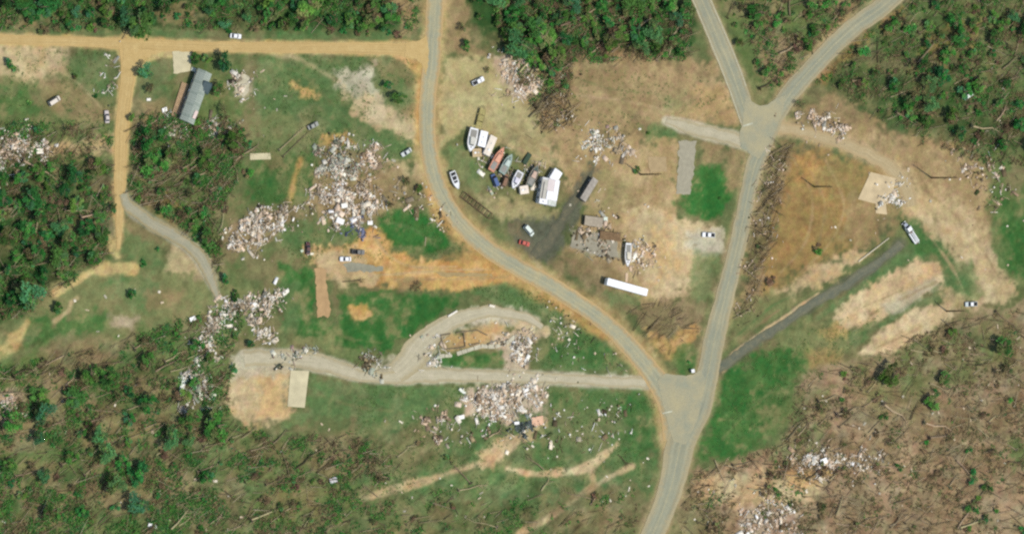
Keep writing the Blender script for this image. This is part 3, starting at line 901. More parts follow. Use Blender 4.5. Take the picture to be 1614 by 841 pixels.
def road_mat(name, a, b, c, edge, tracks=0.10, scale=0.25, edgecol=None):
    """worn carriageway: two colours mottled, wheel tracks polished into it, dust gathering on the edges"""
    mt = bpy.data.materials.new(name)
    mt.use_nodes = True
    nt = mt.node_tree
    bs = nt.nodes["Principled BSDF"]
    bs.inputs["Roughness"].default_value = 0.95
    bs.inputs["Specular IOR Level"].default_value = 0.1
    tc = nt.nodes.new("ShaderNodeTexCoord")
    n1 = nt.nodes.new("ShaderNodeTexNoise")
    n1.inputs["Scale"].default_value = scale
    n1.inputs["Detail"].default_value = 8
    n1.inputs["Roughness"].default_value = 0.65
    nt.links.new(tc.outputs["Object"], n1.inputs["Vector"])
    cr = nt.nodes.new("ShaderNodeValToRGB")
    cr.color_ramp.elements[0].position = 0.32
    cr.color_ramp.elements[0].color = (*A(*a), 1)
    cr.color_ramp.elements[1].position = 0.7
    cr.color_ramp.elements[1].color = (*A(*b), 1)
    e = cr.color_ramp.elements.new(0.5)
    e.color = (*A(*c), 1)
    nt.links.new(n1.outputs[0], cr.inputs[0])
    at = nt.nodes.new("ShaderNodeAttribute")
    at.attribute_name = "lane"
    ab = nt.nodes.new("ShaderNodeMath")
    ab.operation = 'ABSOLUTE'
    nt.links.new(at.outputs["Fac"], ab.inputs[0])
    # dusty edges
    n3 = nt.nodes.new("ShaderNodeTexNoise")
    n3.inputs["Scale"].default_value = 0.6
    n3.inputs["Detail"].default_value = 6
    nt.links.new(tc.outputs["Object"], n3.inputs["Vector"])
    ad = nt.nodes.new("ShaderNodeMath")
    ad.operation = 'MULTIPLY_ADD'
    ad.inputs[1].default_value = 0.8
    nt.links.new(n3.outputs[0], ad.inputs[0])
    nt.links.new(ab.outputs[0], ad.inputs[2])
    er = nt.nodes.new("ShaderNodeMapRange")
    er.inputs[1].default_value = 0.85
    er.inputs[2].default_value = 1.30
    er.inputs[4].default_value = edge
    nt.links.new(ad.outputs[0], er.inputs[0])
    mx = nt.nodes.new("ShaderNodeMix")
    mx.data_type = 'RGBA'
    mx.inputs[7].default_value = (*A(*(edgecol or (188, 160, 112))), 1)
    nt.links.new(er.outputs[0], mx.inputs[0])
    nt.links.new(cr.outputs[0], mx.inputs[6])
    # wheel tracks at |lane| about 0.28 and 0.7
    s = nt.nodes.new("ShaderNodeMath")
    s.operation = 'MULTIPLY'
    s.inputs[1].default_value = 4.2 * math.pi
    nt.links.new(ab.outputs[0], s.inputs[0])
    s2 = nt.nodes.new("ShaderNodeMath")
    s2.operation = 'COSINE'
    nt.links.new(s.outputs[0], s2.inputs[0])
    tr = nt.nodes.new("ShaderNodeMapRange")
    tr.inputs[1].default_value = -1
    tr.inputs[2].default_value = 1
    tr.inputs[3].default_value = 1 - tracks
    tr.inputs[4].default_value = 1 + tracks
    nt.links.new(s2.outputs[0], tr.inputs[0])
    hs = nt.nodes.new("ShaderNodeHueSaturation")
    nt.links.new(mx.outputs[2], hs.inputs["Color"])
    nt.links.new(tr.outputs[0], hs.inputs["Value"])
    n4 = nt.nodes.new("ShaderNodeTexNoise")
    n4.inputs["Scale"].default_value = 1.6
    n4.inputs["Detail"].default_value = 6
    nt.links.new(tc.outputs["Object"], n4.inputs["Vector"])
    m4 = nt.nodes.new("ShaderNodeMapRange")
    m4.inputs[1].default_value = 0.25
    m4.inputs[2].default_value = 0.75
    m4.inputs[3].default_value = 0.9
    m4.inputs[4].default_value = 1.1
    nt.links.new(n4.outputs[0], m4.inputs[0])
    h2 = nt.nodes.new("ShaderNodeHueSaturation")
    nt.links.new(hs.outputs[0], h2.inputs["Color"])
    nt.links.new(m4.outputs[0], h2.inputs["Value"])
    # long tyre-darkened streaks and mended patches
    av = nt.nodes.new("ShaderNodeAttribute")
    av.attribute_name = "along"
    sc = nt.nodes.new("ShaderNodeMath")
    sc.operation = 'MULTIPLY'
    sc.inputs[1].default_value = 0.035
    nt.links.new(av.outputs["Fac"], sc.inputs[0])
    s4 = nt.nodes.new("ShaderNodeMath")
    s4.operation = 'MULTIPLY'
    s4.inputs[1].default_value = 4.5
    nt.links.new(at.outputs["Fac"], s4.inputs[0])
    cv = nt.nodes.new("ShaderNodeCombineXYZ")
    nt.links.new(sc.outputs[0], cv.inputs[0])
    nt.links.new(s4.outputs[0], cv.inputs[1])
    n5 = nt.nodes.new("ShaderNodeTexNoise")
    n5.inputs["Scale"].default_value = 1.0
    n5.inputs["Detail"].default_value = 7
    n5.inputs["Roughness"].default_value = 0.6
    nt.links.new(cv.outputs[0], n5.inputs["Vector"])
    m5 = nt.nodes.new("ShaderNodeMapRange")
    m5.inputs[1].default_value = 0.3
    m5.inputs[2].default_value = 0.7
    m5.inputs[3].default_value = 0.86
    m5.inputs[4].default_value = 1.12
    nt.links.new(n5.outputs[0], m5.inputs[0])
    h3 = nt.nodes.new("ShaderNodeHueSaturation")
    nt.links.new(h2.outputs[0], h3.inputs["Color"])
    nt.links.new(m5.outputs[0], h3.inputs["Value"])
    nt.links.new(h3.outputs[0], bs.inputs["Base Color"])
    return mt


M_tar = road_mat("weathered_chipseal", (154, 156, 134), (182, 172, 134), (166, 164, 136), 0.95, 0.04, 0.12)
M_tar2 = road_mat("weathered_grey_chipseal", (146, 149, 130), (168, 163, 134), (156, 156, 132), 0.7, 0.04, 0.12, (176, 160, 122))
M_dirt = road_mat("graded_dirt", (188, 162, 108), (202, 178, 124), (195, 168, 114), 0.5, 0.04, 0.3, (196, 166, 110))
M_grav = road_mat("drive_gravel", (178, 170, 144), (198, 188, 162), (188, 180, 152), 0.7, 0.015, 0.3, (168, 154, 116))
M_lane = road_mat("grey_lane_gravel", (156, 156, 132), (176, 168, 140), (164, 160, 136), 0.85, 0.015, 0.3, (160, 146, 106))
M_black = road_mat("cracked_old_asphalt", (98, 104, 90), (130, 126, 100), (112, 114, 96), 0.85, 0.03, 0.4, (108, 108, 86))
M_ash = road_mat("oily_ash", (94, 96, 78), (124, 116, 90), (106, 104, 84), 0.9, 0.02, 0.4, (94, 94, 78))

road_main, sp_main, nr_main = strip("road", ROAD_MAIN, 0.03, M_tar, "pale two-lane road curving down from the top edge to the fork", across=8, jit=0.9)
road_east, sp_east, nr_east = strip("road", ROAD_EAST, 0.06, M_tar2, "straight two-lane road from the top right corner to the bottom edge", across=8, seed=2, jit=0.8)
road_north, sp_north, nr_north = strip("road", ROAD_NORTH, 0.09, M_tar2, "short straight road from the top edge to a white stop line", across=8, seed=3, jit=0.8)
strip("dirt_road", DIRT_ROAD, 0.02, M_dirt, "sandy dirt road along the top left woods", "dirt road", 0.7, 4)
strip("dirt_road", DIRT_LANE, 0.05, M_dirt, "sandy dirt lane branching south from the upper left dirt road", "dirt road", 0.8, 5)
strip("lane", LANE_GREY, 0.08, M_lane, "grey gravel lane leaving the dirt lane to the south east", "lane", 1.6, 6)
strip("driveway", DRIVE_LOOP_S, 0.0, M_grav, "long gravel driveway running west from the fork", "driveway", 1.7, 7)
strip("driveway", DRIVE_LOOP_N, 0.03, M_grav, "gravel loop curving round the cleared house place", "driveway", 1.8, 8)
strip("driveway", DRIVE_WEST, 0.03, M_grav, "gravel driveway joining the junction from the west", "driveway", 1.8, 9)
strip("driveway", DRIVE_EAST, 0.03, road_mat("dusty_track", (176, 158, 120), (188, 172, 136), (182, 164, 126), 0.9, 0.02, 0.3, (180, 158, 118)), "dusty track curving east past the house slab", "driveway", 2.2, 10)
strip("driveway", DRIVE_BLACK, 0.0, M_black, "dark cracked asphalt driveway running diagonally to the wrecked truck", "driveway", 2.4, 11)
strip("driveway", DRIVE_ASH, 0.02, M_ash, "blackened oily track past the boat yard", "driveway", 3.0, 12)


def sheet(name, pts, z, mt, label, cat, thick=None, kind="structure", jit=0.0, parent=None, seed=5):
    """flat outlined sheet, or a slab with edges when thick is given"""
    rr = random.Random(seed)
    ring = []
    n = len(pts)
    for i in range(n):
        a, b = pts[i], pts[(i + 1) % n]
        L = math.hypot(b[0] - a[0], b[1] - a[1])
        k = max(1, int(L / 5)) if jit else 1
        for j in range(k):
            t = j / k
            ring.append((a[0] + (b[0] - a[0]) * t + rr.gauss(0, jit), a[1] + (b[1] - a[1]) * t + rr.gauss(0, jit)))
    top = [P(x, y) for x, y in ring]
    ar = sum(top[i].x * top[(i + 1) % len(top)].y - top[(i + 1) % len(top)].x * top[i].y for i in range(len(top)))
    if ar < 0:
        top.reverse()
    mb = MB()
    if thick:
        mb.loft([[(p.x, p.y, z - thick) for p in top], [(p.x, p.y, z) for p in top]])
    else:
        mb.add([(p.x, p.y, z) for p in top], [tuple(range(len(top)))])
    o = mb.build(name, mt, parent)
    if parent is None:
        tag(o, label, cat, kind=kind)
    return o


M_fork = road_mat("weathered_chipseal_fork", (154, 156, 134), (182, 172, 134), (170, 164, 134), 0.0, 0.0, 0.12)
sheet("road_junction", [(1036, 600), (1048, 588), (1060, 590), (1076, 591), (1092, 590), (1104, 582), (1112, 600), (1100, 660), (1080, 700), (1060, 694), (1048, 650)], 0.10, M_fork, "wide worn fork where the two paved roads meet in the south", "junction", jit=0.5)
sheet("road_junction", [(1176, 150), (1185, 161), (1197, 167), (1210, 165), (1224, 154), (1238, 150), (1232, 180), (1212, 226), (1196, 250), (1184, 244), (1168, 232), (1164, 216), (1170, 196)], 0.12, M_fork, "worn triangular junction of the north road and the east road", "junction", jit=0.5)
sheet("road_junction", [(640, 68), (660, 64), (672, 56), (676, 80), (672, 120), (664, 100), (654, 92), (638, 89)], 0.075, M_dirt, "sandy mouth where the dirt road meets the paved road", "junction", jit=0.6)
sheet("road_junction", [(196, 78), (226, 78), (262, 80), (240, 86), (226, 96), (216, 110), (206, 112), (192, 104)], 0.085, M_dirt, "sandy mouth of the lane at the upper left dirt road", "junction", jit=0.6)

# painted markings, worn: thin sheets just above the carriageway
M_white = mat("worn_white_road_paint", A(196, 196, 172), 0.9, 0.25, 0.7)
M_yell = mat("worn_yellow_road_paint", A(178, 170, 134), 0.9, 0.25, 0.7)


def line_along(sp, nr, t, w, z, mt, name, parent, i0=0, i1=None):
    i1 = i1 or len(sp)
    vs, q = [], []
    for i in range(i0, i1):
        for e in (-1, 1):
            off = sp[i, 2] / 2 * t + e * w / 2 / PXM
            p = P(sp[i, 0] + nr[i, 0] * off, sp[i, 1] + nr[i, 1] * off)
            vs.append((p.x, p.y, z))
    for i in range(i1 - i0 - 1):
        q.append((2 * i, 2 * i + 2, 2 * i + 3, 2 * i + 1))
    o = link(name, mesh_np(name, vs, q), mt, parent)
    if o.data.polygons[0].normal.z < 0:
        o.data.flip_normals()
    return o


line_along(sp_main, nr_main, 0.0, 0.22, 0.055, M_yell, "center_line", road_main)
line_along(sp_east, nr_east, 0.0, 0.22, 0.085, M_yell, "center_line", road_east)
line_along(sp_north, nr_north, 0.0, 0.22, 0.115, M_yell, "center_line", road_north, 0, len(sp_north) - 5)
line_along(sp_north, nr_north, 0.86, 0.22, 0.112, M_white, "edge_line", road_north, 0, len(sp_north) - 4)
line_along(sp_north, nr_north, -0.86, 0.22, 0.112, M_white, "edge_line", road_north, 0, len(sp_north) - 14)
sheet("stop_line", [(1171, 197.5), (1186, 193), (1186.6, 195.4), (1171.6, 199.9)], 0.125, M_white, None, None, parent=road_north)
sheet("stop_line", [(1043.5, 650), (1059, 646.5), (1059.5, 648.5), (1044, 652)], 0.105, M_white, None, None, parent=road_main)

# concrete and gravel pads left where buildings stood
M_conc = mat("pale_concrete", A(206, 196, 160), 0.9, 0.2, 0.22)
M_conc2 = mat("dusty_concrete", A(206, 186, 148), 0.9, 0.2, 0.25)
M_conc3 = mat("grey_gravel_pad", A(166, 160, 138), 0.95, 0.14, 0.6)
M_conc4 = mat("stained_grey_slab", A(158, 152, 132), 0.9, 0.2, 0.35)
M_soil = mat("bare_orange_fill", A(184, 152, 110), 0.95, 0.16, 0.45)
sheet("concrete_slab", [(458, 583), (487, 584), (480, 642), (453, 640)], 0.12, M_conc, "pale rectangular slab beside the tan clearing off the long gravel driveway", "slab", 0.3)
hs = sheet("concrete_slab", [(1372, 271), (1412, 281), (1404, 318), (1396, 322), (1398, 338), (1380, 336), (1380, 321), (1352, 314)], 0.14, M_conc2, "tan house slab with a porch step and white rubble on its east edge", "slab", 0.35)
sheet("concrete_slab", [(1070, 224), (1098, 222), (1088, 306), (1066, 305)], 0.05, M_conc3, "grey gravel pad west of the bright green lawn", "slab", jit=1.1)
sheet("concrete_slab", [(902, 371), (950, 366), (972, 378), (974, 406), (940, 402), (898, 388)], 0.12, M_conc4, "stained grey slab strewn with scrap behind the boat yard", "slab", 0.2, jit=0.6)
sheet("concrete_slab", [(1021, 248), (1050, 247), (1051, 270), (1024, 273)], 0.10, mat("dirty_tan_concrete", A(176, 154, 116), .95, .16, .5), "small square tan slab beside a snapped bare trunk", "slab", 0.2, jit=0.5)
sheet("concrete_slab", [(394, 242), (426, 241), (427, 251), (394, 252)], 0.10, M_conc, "narrow pale slab lying alone in the grass", "slab", 0.2)
sheet("concrete_slab", [(272, 82), (302, 82), (300, 112), (274, 116)], 0.06, M_conc, "short pale parking pad off the dirt road by the grey roof", "slab", jit=0.6)
sheet("concrete_slab", [(373, 122), (390, 120), (395, 142), (384, 150), (371, 146)], 0.04, mat("broken_pale_concrete", A(196, 188, 160), .95, .3, .8), "pale rubble-covered pad east of the grey roof", "slab", jit=2.0)
pad = sheet("house_pad", [(496, 424), (512, 424), (521, 498), (500, 500)], 0.10, M_soil, "long narrow orange fill left where a home was swept away", "house pad", 0.2, jit=1.0)
sheet("driveway", [(541, 417), (560, 414), (604, 420), (604, 427), (548, 428)], 0.03, mat("dusty_old_asphalt", A(148, 146, 126), .95, .18, .5), "short grey asphalt strip behind the white car", "driveway", jit=0.9)
sheet("driveway", [(688, 430), (720, 429), (776, 431), (776, 435), (700, 436)], 0.03, mat("dust_covered_asphalt", A(170, 148, 104), .95, .15, .5), "thin dull wheel strip in the orange lot", "driveway", jit=0.8)

# ================================================================== OBJECT BUILDERS
M_glass = mat("dark_window_glass", (0.02, 0.024, 0.028), 0.12, 0.1, 1.0, 0, 0.6)
M_tyre = mat("tyre_rubber", (0.018, 0.018, 0.018), 0.9, 0.2, 3)
M_rim = mat("steel_rim", (0.32, 0.32, 0.33), 0.45, 0.15, 4, 0.7)
M_lamp = mat("clear_lamp_lens", (0.6, 0.6, 0.58), 0.2, 0.05, 4)
M_red = mat("red_lamp_lens", (0.35, 0.02, 0.015), 0.25, 0.1, 4)
M_black = mat("black_plastic", (0.02, 0.02, 0.02), 0.7, 0.2, 4)
M_steel = mat("dull_galvanised_steel", (0.36, 0.37, 0.37), 0.5, 0.25, 1.5, 0.3)
M_rust = mat("rusty_steel", (0.12, 0.07, 0.04), 0.85, 0.35, 1.2)
M_whitep = mat("white_paint", (0.78, 0.78, 0.75), 0.45, 0.07, 0.8)
M_wood = mat("weathered_boards", (0.30, 0.23, 0.15), 0.9, 0.25, 1.0)


def car_paint(nm, rgb):
    return mat("car_paint_" + nm, rgb, 0.5, 0.07, 0.9, 0, 0.35)


def spot(px, py, h=0.0):
    p = P(px, py, h)
    return Vector((p.x, p.y, 0.0))


def wheels(root, xs, hw, r=0.34, w=0.22):
    for x in xs:
        for s in (-1, 1):
            wh = MB().disc((x, s * hw, r), r, w).build("wheel", M_tyre, root)
            MB().disc((x, s * (hw + w / 2 + 0.004), r), r * 0.58, 0.03).build("rim", M_rim, wh)


def oct_ring(x, hw, z0, z1, c):
    return [(x, -hw + c, z0), (x, hw - c, z0), (x, hw, z0 + c), (x, hw, z1 - c), (x, hw - c, z1), (x, -hw + c, z1), (x, -hw, z1 - c), (x, -hw, z0 + c)]


def car(label, cpx, dpx, paint, style="sedan", cat="car", name="parked_car", h=1.0, group=None, roofm=None, z=0.0):
    """cpx: centre, dpx: a pixel the nose points to"""
    root = thing(name, label, cat, spot(*cpx, h), heading(cpx, dpx), group)
    root.location.z = z
    if style == "pickup":
        L, hw = 5.6, 0.97
        secs = [(-2.8, .90, .42, .86), (-2.7, .95, .38, .92), (-0.9, .97, .36, .94), (1.3, .97, .36, .98), (2.3, .95, .38, .96), (2.72, .88, .42, .84)]
        gx0, gx1, rx0, rx1, zr, zb = -0.85, 1.35, -0.70, 0.65, 1.72, 0.96
        wx = (-1.75, 1.85)
    elif style == "van":
        L, hw = 5.2, 0.98
        secs = [(-2.6, .92, .40, 1.0), (-2.5, .97, .36, 1.06), (1.2, .98, .36, 1.04), (2.1, .95, .38, .98), (2.55, .86, .42, .82)]
        gx0, gx1, rx0, rx1, zr, zb = -2.5, 1.75, -2.35, 0.95, 1.92, 1.02
        wx = (-1.6, 1.65)
    else:
        L, hw = 4.75, 0.90
        secs = [(-2.37, .80, .42, .80), (-2.2, .87, .36, .90), (-1.3, .90, .34, .93), (1.0, .90, .34, .92), (1.9, .87, .36, .84), (2.34, .78, .42, .70)]
        gx0, gx1, rx0, rx1, zr, zb = -1.75, 1.05, -1.05, 0.35, 1.45, 0.90
        wx = (-1.42, 1.40)
    b = MB().loft([oct_ring(x, w, z0, z1, 0.09) for x, w, z0, z1 in secs]).build("body", paint, root)
    gw, rw = hw - 0.07, hw - 0.20
    cab = MB()
    cab.loft([[(gx0, -gw, zb - .03), (gx1, -gw, zb - .03), (gx1, gw, zb - .03), (gx0, gw, zb - .03)],
              [(rx0, -rw, zr), (rx1, -rw, zr), (rx1, rw, zr), (rx0, rw, zr)]]).build("cabin", paint, root)
    MB().box(((rx0 + rx1) / 2, 0, zr + 0.02), (rx1 - rx0 - 0.04, 2 * rw - 0.04, 0.05)).build("roof", roofm or paint, root)

    def pane(nm, a, bq, c, d, off, inset=0.1):
        q = [Vector(v) for v in (a, bq, c, d)]
        ce = sum(q, Vector()) / 4
        o = Vector(off)
        q = [v + (ce - v) * inset + o for v in q]
        MB().add(q + [v - o * 0.6 for v in q], [(0, 1, 2, 3), (7, 6, 5, 4), (0, 4, 5, 1), (1, 5, 6, 2), (2, 6, 7, 3), (3, 7, 4, 0)]).build(nm, M_glass, root)
    pane("windshield", (gx1, -gw, zb), (gx1, gw, zb), (rx1, rw, zr), (rx1, -rw, zr), (0.035, 0, 0.03), 0.08)
    pane("rear_window", (gx0, gw, zb), (gx0, -gw, zb), (rx0, -rw, zr), (rx0, rw, zr), (-0.035, 0, 0.03), 0.12)
    for s in (-1, 1):
        pane("side_window", (gx0, s * gw, zb), (gx1, s * gw, zb), (rx1, s * rw, zr), (rx0, s * rw, zr), (0, s * 0.03, 0.01), 0.14)
        MB().box((secs[-1][0] - 0.02, s * 0.62, .66), (.10, .30, .14)).build("headlight", M_lamp, root)
        MB().box((secs[0][0] + 0.0, s * 0.68, .72), (.08, .20, .16)).build("taillight", M_red, root)
        MB().box((gx1 - 0.25, s * (hw + 0.09), zb + 0.05), (.14, .20, .14)).build("mirror", paint, root)
    MB().box((secs[-1][0] + 0.03, 0, .46), (.14, 1.5, .18)).build("bumper", M_black, root)
    MB().box((secs[0][0] - 0.03, 0, .48), (.14, 1.5, .18)).build("bumper", M_black, root)
    if style == "pickup":
        MB().box((-1.80, 0, .965), (1.70, 1.55, .03)).build("bed_floor", M_black, root)
        for s in (-1, 1):
            MB().box((-1.80, s * .86, 1.12), (1.85, .14, .36)).build("bed_side", paint, root)
        MB().box((-2.70, 0, 1.12), (.10, 1.60, .36)).build("tailgate", paint, root)
    wheels(root, wx, hw - 0.12)
    return root


def boat(label, stern, bow, W, hullm, deckm, cabin=0.35, name="boat", h=1.6, lift=0.45, open_=False, motor=True, group=None):
    """pleasure boat: lofted hull with a pointed bow, side decks, cockpit, cabin and outboard"""
    cx, cy = (stern[0] + bow[0]) / 2, (stern[1] + bow[1]) / 2
    a, b = P(*stern, h), P(*bow, h)
    L = (b - a).length * 1.06
    W *= 1.15
    root = thing(name, label, "boat", spot(cx, cy, h), heading(stern, bow), group)
    n = 12
    rings, deck, inner = [], [], []
    fb = 0.95 + 0.05 * L
    for i in range(n + 1):
        t = i / n
        x = -L / 2 + L * t
        w = W / 2 * (0.88 + 0.12 * min(1, t * 3)) * (1 - max(0, (t - 0.5) / 0.5) ** 2.2) + 0.03
        zk = lift + 0.55 * max(0, (t - 0.6) / 0.4) ** 2
        zs = lift + fb + 0.25 * t * t
        rings.append([(x, 0, zk), (x, w * 0.75, zk + 0.28), (x, w, zs - 0.12), (x, w * 0.98, zs), (x, -w * 0.98, zs), (x, -w, zs - 0.12), (x, -w * 0.75, zk + 0.28)])
        deck.append((x, w, zs))
    MB().loft(rings).build("hull", hullm, root)
    # gunwale rails
    for s in (-1, 1):
        MB().tube([(x, s * w * 0.97, z + 0.03) for x, w, z in deck], 0.07, 5).build("gunwale", deckm, root)
    zt = deck[n // 2][2]
    if open_:
        x0, x1 = -L * 0.44, L * 0.30
        MB().loft([[(x0, -W * .38, zt + .012), (x1, -W * .28, zt + .012), (x1, W * .28, zt + .012), (x0, W * .38, zt + .012)],
                   [(x0, -W * .38, zt + .04), (x1, -W * .28, zt + .04), (x1, W * .28, zt + .04), (x0, W * .38, zt + .04)]]).build("cockpit", M_black, root)
        for f in (-.25, .0, .18):
            MB().box((L * f, 0, zt + .08), (.32, W * .6, .07)).build("thwart", deckm, root)
    else:
        MB().box((-L * .28, 0, zt + .02), (L * .30, W * .66, .06)).build("cockpit", mat("cockpit_grey", A(150, 148, 140), .8, .15, 1.2), root)
        c0, c1 = -L * .12, L * .24
        hw = W * .36
        MB().loft([[(c0, -hw, zt), (c1, -hw * .7, zt), (c1, hw * .7, zt), (c0, hw, zt)],
                   [(c0 + .15, -hw * .85, zt + cabin + .5), (c1 - .5, -hw * .6, zt + cabin + .5), (c1 - .5, hw * .6, zt + cabin + .5), (c0 + .15, hw * .85, zt + cabin + .5)]]).build("cabin", deckm, root)
        MB().box((c1 - .26, 0, zt + (cabin + .5) / 2 + .06), (.06, hw * 1.1, cabin + .3), (0, -.75, 0)).build("windshield", M_glass, root)
        MB().box((L * .31, 0, zt + .09), (.5, .5, .06)).build("hatch", M_glass, root)
    if motor:
        m_ = MB().box((-L / 2 - .22, 0, zt - .05), (.42, .36, .55), taper=.8).build("outboard_motor", M_black, root)
        MB().box((-L / 2 - .28, 0, zt - .65), (.18, .14, .75)).build("shaft", M_black, m_)
    # two bunks under the keel
    for f in (-.28, .18):
        MB().box((L * f, 0, (lift + .1) / 2), (.22, W * .8, lift + .1)).build("support_block", M_wood, root)
    return root


def camper(label, a, b, W, H, wallm, roofm, name="camper", cat="camper", ridge=0.12, windows=2, h=None, ribs=0, group=None, wheeled=True):
    """box-bodied camper or shed: a..b run along its roof"""
    h = H if h is None else h
    pa, pb = P(*a, h), P(*b, h)
    L = (pb - pa).length
    W *= 1.1
    root = thing(name, label, cat, spot((a[0] + b[0]) / 2, (a[1] + b[1]) / 2, h), heading(a, b), group)
    z0 = 0.55 if wheeled else 0.0
    MB().loft([[(-L / 2 + .1, -W / 2, z0), (L / 2 - .1, -W / 2, z0), (L / 2 - .1, W / 2, z0), (-L / 2 + .1, W / 2, z0)],
               [(-L / 2, -W / 2, H - .15), (L / 2, -W / 2, H - .15), (L / 2, W / 2, H - .15), (-L / 2, W / 2, H - .15)]]).build("wall", wallm, root)
    r = MB().loft([[(x, -W / 2 - .05, H - .15), (x, -W / 2 - .05, H - .05), (x, 0, H - .05 + ridge), (x, W / 2 + .05, H - .05), (x, W / 2 + .05, H - .15)] for x in (-L / 2 - .05, L / 2 + .05)]).build("roof", roofm, root)
    if wheeled:
        MB().box((L * .12, 0, H + ridge + .02), (.55, .5, .16)).build("roof_vent", M_steel, r)
        MB().box((-L * .22, 0, H + ridge + .05), (.9, .7, .24)).build("air_conditioner", M_whitep, r)
        wheels(root, (-.45, .45), W / 2 - .2, .35)
        MB().tube([(L / 2, -.5, .5), (L / 2 + 1.1, 0, .5)], .05).build("drawbar", M_rust, root)
        MB().tube([(L / 2, .5, .5), (L / 2 + 1.1, 0, .5)], .05).build("drawbar", M_rust, root)
    for k in range(windows):
        x = L * ((k + .5) / windows - .5) * .8
        for s in (-1, 1):
            MB().box((x, s * (W / 2 + .015), H * .62), (L * .8 / windows * .45, .05, .6)).build("window", M_glass, root)
    MB().box((L * .33, W / 2 + .02, (H + z0) / 2 - .1), (.7, .05, 1.75)).build("door", M_steel, root)
    return root


def rubble(name, label, outlines, n, palette, hmax=1.0, size=(0.4, 2.0), cat="debris", kind="stuff", seed=1, group=None, planks=0.4, flat=0.14, big=True):
    """heap of broken boards, panels and chunks inside the outlines (pixels); real boxes, tilted and piled"""
    rr = np.random.default_rng(seed)
    px, py, dd = [], [], []
    for pl in outlines:
        pl = list(pl)
        xs, ys = [p[0] for p in pl], [p[1] for p in pl]
        want = n // len(outlines)
        got = 0
        while got < want:
            x = rr.uniform(min(xs) - 26, max(xs) + 26, 6 * want)
            y = rr.uniform(min(ys) - 20, max(ys) + 20, 6 * want)
            d = segdist(x, y, pl, True)
            ins = inside(x, y, pl)
            nz = .6 * vnoise(x / 12 + seed, y / 12, 77) + .4 * vnoise(x / 5 + seed, y / 5, 79)
            sdn = np.where(ins, d, -d) + (vnoise(x / 10, y / 10 + seed, 80) - .5) * 30
            k = rr.random(x.size) < (sstep(-8, 10, sdn) + .06 * np.exp(-np.clip(-sdn, 0, 99) / 9)) * (.04 + 2.6 * np.clip(nz - .34, 0, .4))
            px.append(x[k][:want - got])
            py.append(y[k][:want - got])
            dd.append(np.where(ins, d, 0)[k][:want - got])
            got += len(px[-1])
    px, py, dd = np.concatenate(px), np.concatenate(py), np.concatenate(dd)
    n = len(px)
    cen = np.array([P(a, b) for a, b in zip(px, py)])
    org = cen.mean(0)
    org[2] = 0
    hh = .6 * hmax * sstep(0, 22, dd) * (0.4 + 0.8 * vnoise(px / 11, py / 11 + seed, 78))
    typ = rr.random(n)
    s1 = rr.uniform(size[0], size[1], n) * rr.uniform(.35, 1, n)
    dims = np.stack([s1, s1 * rr.uniform(.35, .9, n), rr.uniform(.03, .12, n)], -1)
    isp = typ < planks
    dims[isp] = np.stack([rr.uniform(.7, 3.8, isp.sum()), rr.uniform(.10, .28, isp.sum()), rr.uniform(.04, .1, isp.sum())], -1)
    isb = (typ > .80) & (typ < .835) & big
    dims[isb] = np.stack([rr.uniform(1.6, 4.2, isb.sum()), rr.uniform(1.0, 2.2, isb.sum()), rr.uniform(.04, .10, isb.sum())], -1)
    isc = typ > 0.86
    dims[isc] = rr.uniform(.25, .8, (isc.sum(), 3))
    tilt = rr.normal(0, flat, (n, 2))
    yaw = rr.uniform(0, 2 * np.pi, n)
    zz = rr.uniform(0.1, 1.0, n) * hh + dims[:, 2] / 2 + 0.04 + np.abs(np.sin(tilt[:, 1])) * dims[:, 0] * .3
    pal = np.array([A(*c[:3]) for c in palette])
    wts = np.array([c[3] for c in palette], float)
    cum = np.cumsum(wts / wts.sum())
    nf = .65 * vnoise(px / 7 + seed, py / 7, 81) + .35 * rr.random(n)
    rank = np.argsort(np.argsort(nf)) / n
    order = np.argsort(-pal.sum(1))
    ci = np.where(rr.random(n) < .55, order[np.minimum(np.searchsorted(np.cumsum((wts / wts.sum())[order]), rank), len(pal) - 1)], rr.choice(len(pal), n, p=wts / wts.sum()))
    col = np.clip(pal[ci] * rr.uniform(.7, 1.2, (n, 1)), 0, .86)
    col = col * np.array([1.0, .965, .90])
    cor = np.array([(-1, -1, -1), (1, -1, -1), (1, 1, -1), (-1, 1, -1), (-1, -1, 1), (1, -1, 1), (1, 1, 1), (-1, 1, 1)]) / 2.0
    v = cor[None] * dims[:, None, :]
    cx_, sx_ = np.cos(tilt[:, 0])[:, None], np.sin(tilt[:, 0])[:, None]
    y_, z_ = v[..., 1] * cx_ - v[..., 2] * sx_, v[..., 1] * sx_ + v[..., 2] * cx_
    cy_, sy_ = np.cos(tilt[:, 1])[:, None], np.sin(tilt[:, 1])[:, None]
    x_, z2 = v[..., 0] * cy_ + z_ * sy_, -v[..., 0] * sy_ + z_ * cy_
    cz_, sz_ = np.cos(yaw)[:, None], np.sin(yaw)[:, None]
    w = np.stack([x_ * cz_ - y_ * sz_ + (cen[:, 0] - org[0])[:, None], x_ * sz_ + y_ * cz_ + (cen[:, 1] - org[1])[:, None], z2 + zz[:, None]], -1)
    q0 = np.array([(0, 3, 2, 1), (4, 5, 6, 7), (0, 1, 5, 4), (1, 2, 6, 5), (2, 3, 7, 6), (3, 0, 4, 7)])
    q = (q0[None] + (np.arange(n) * 8)[:, None, None]).reshape(-1, 4)
    me = mesh_np(name, w.reshape(-1, 3), q, np.repeat(col, 8, 0))
    o = link(name, me, mat("broken_building_material", (0, 0, 0), .85, .18, 1.3, attr="tint"), None, org)
    return tag(o, label, cat, group, kind)


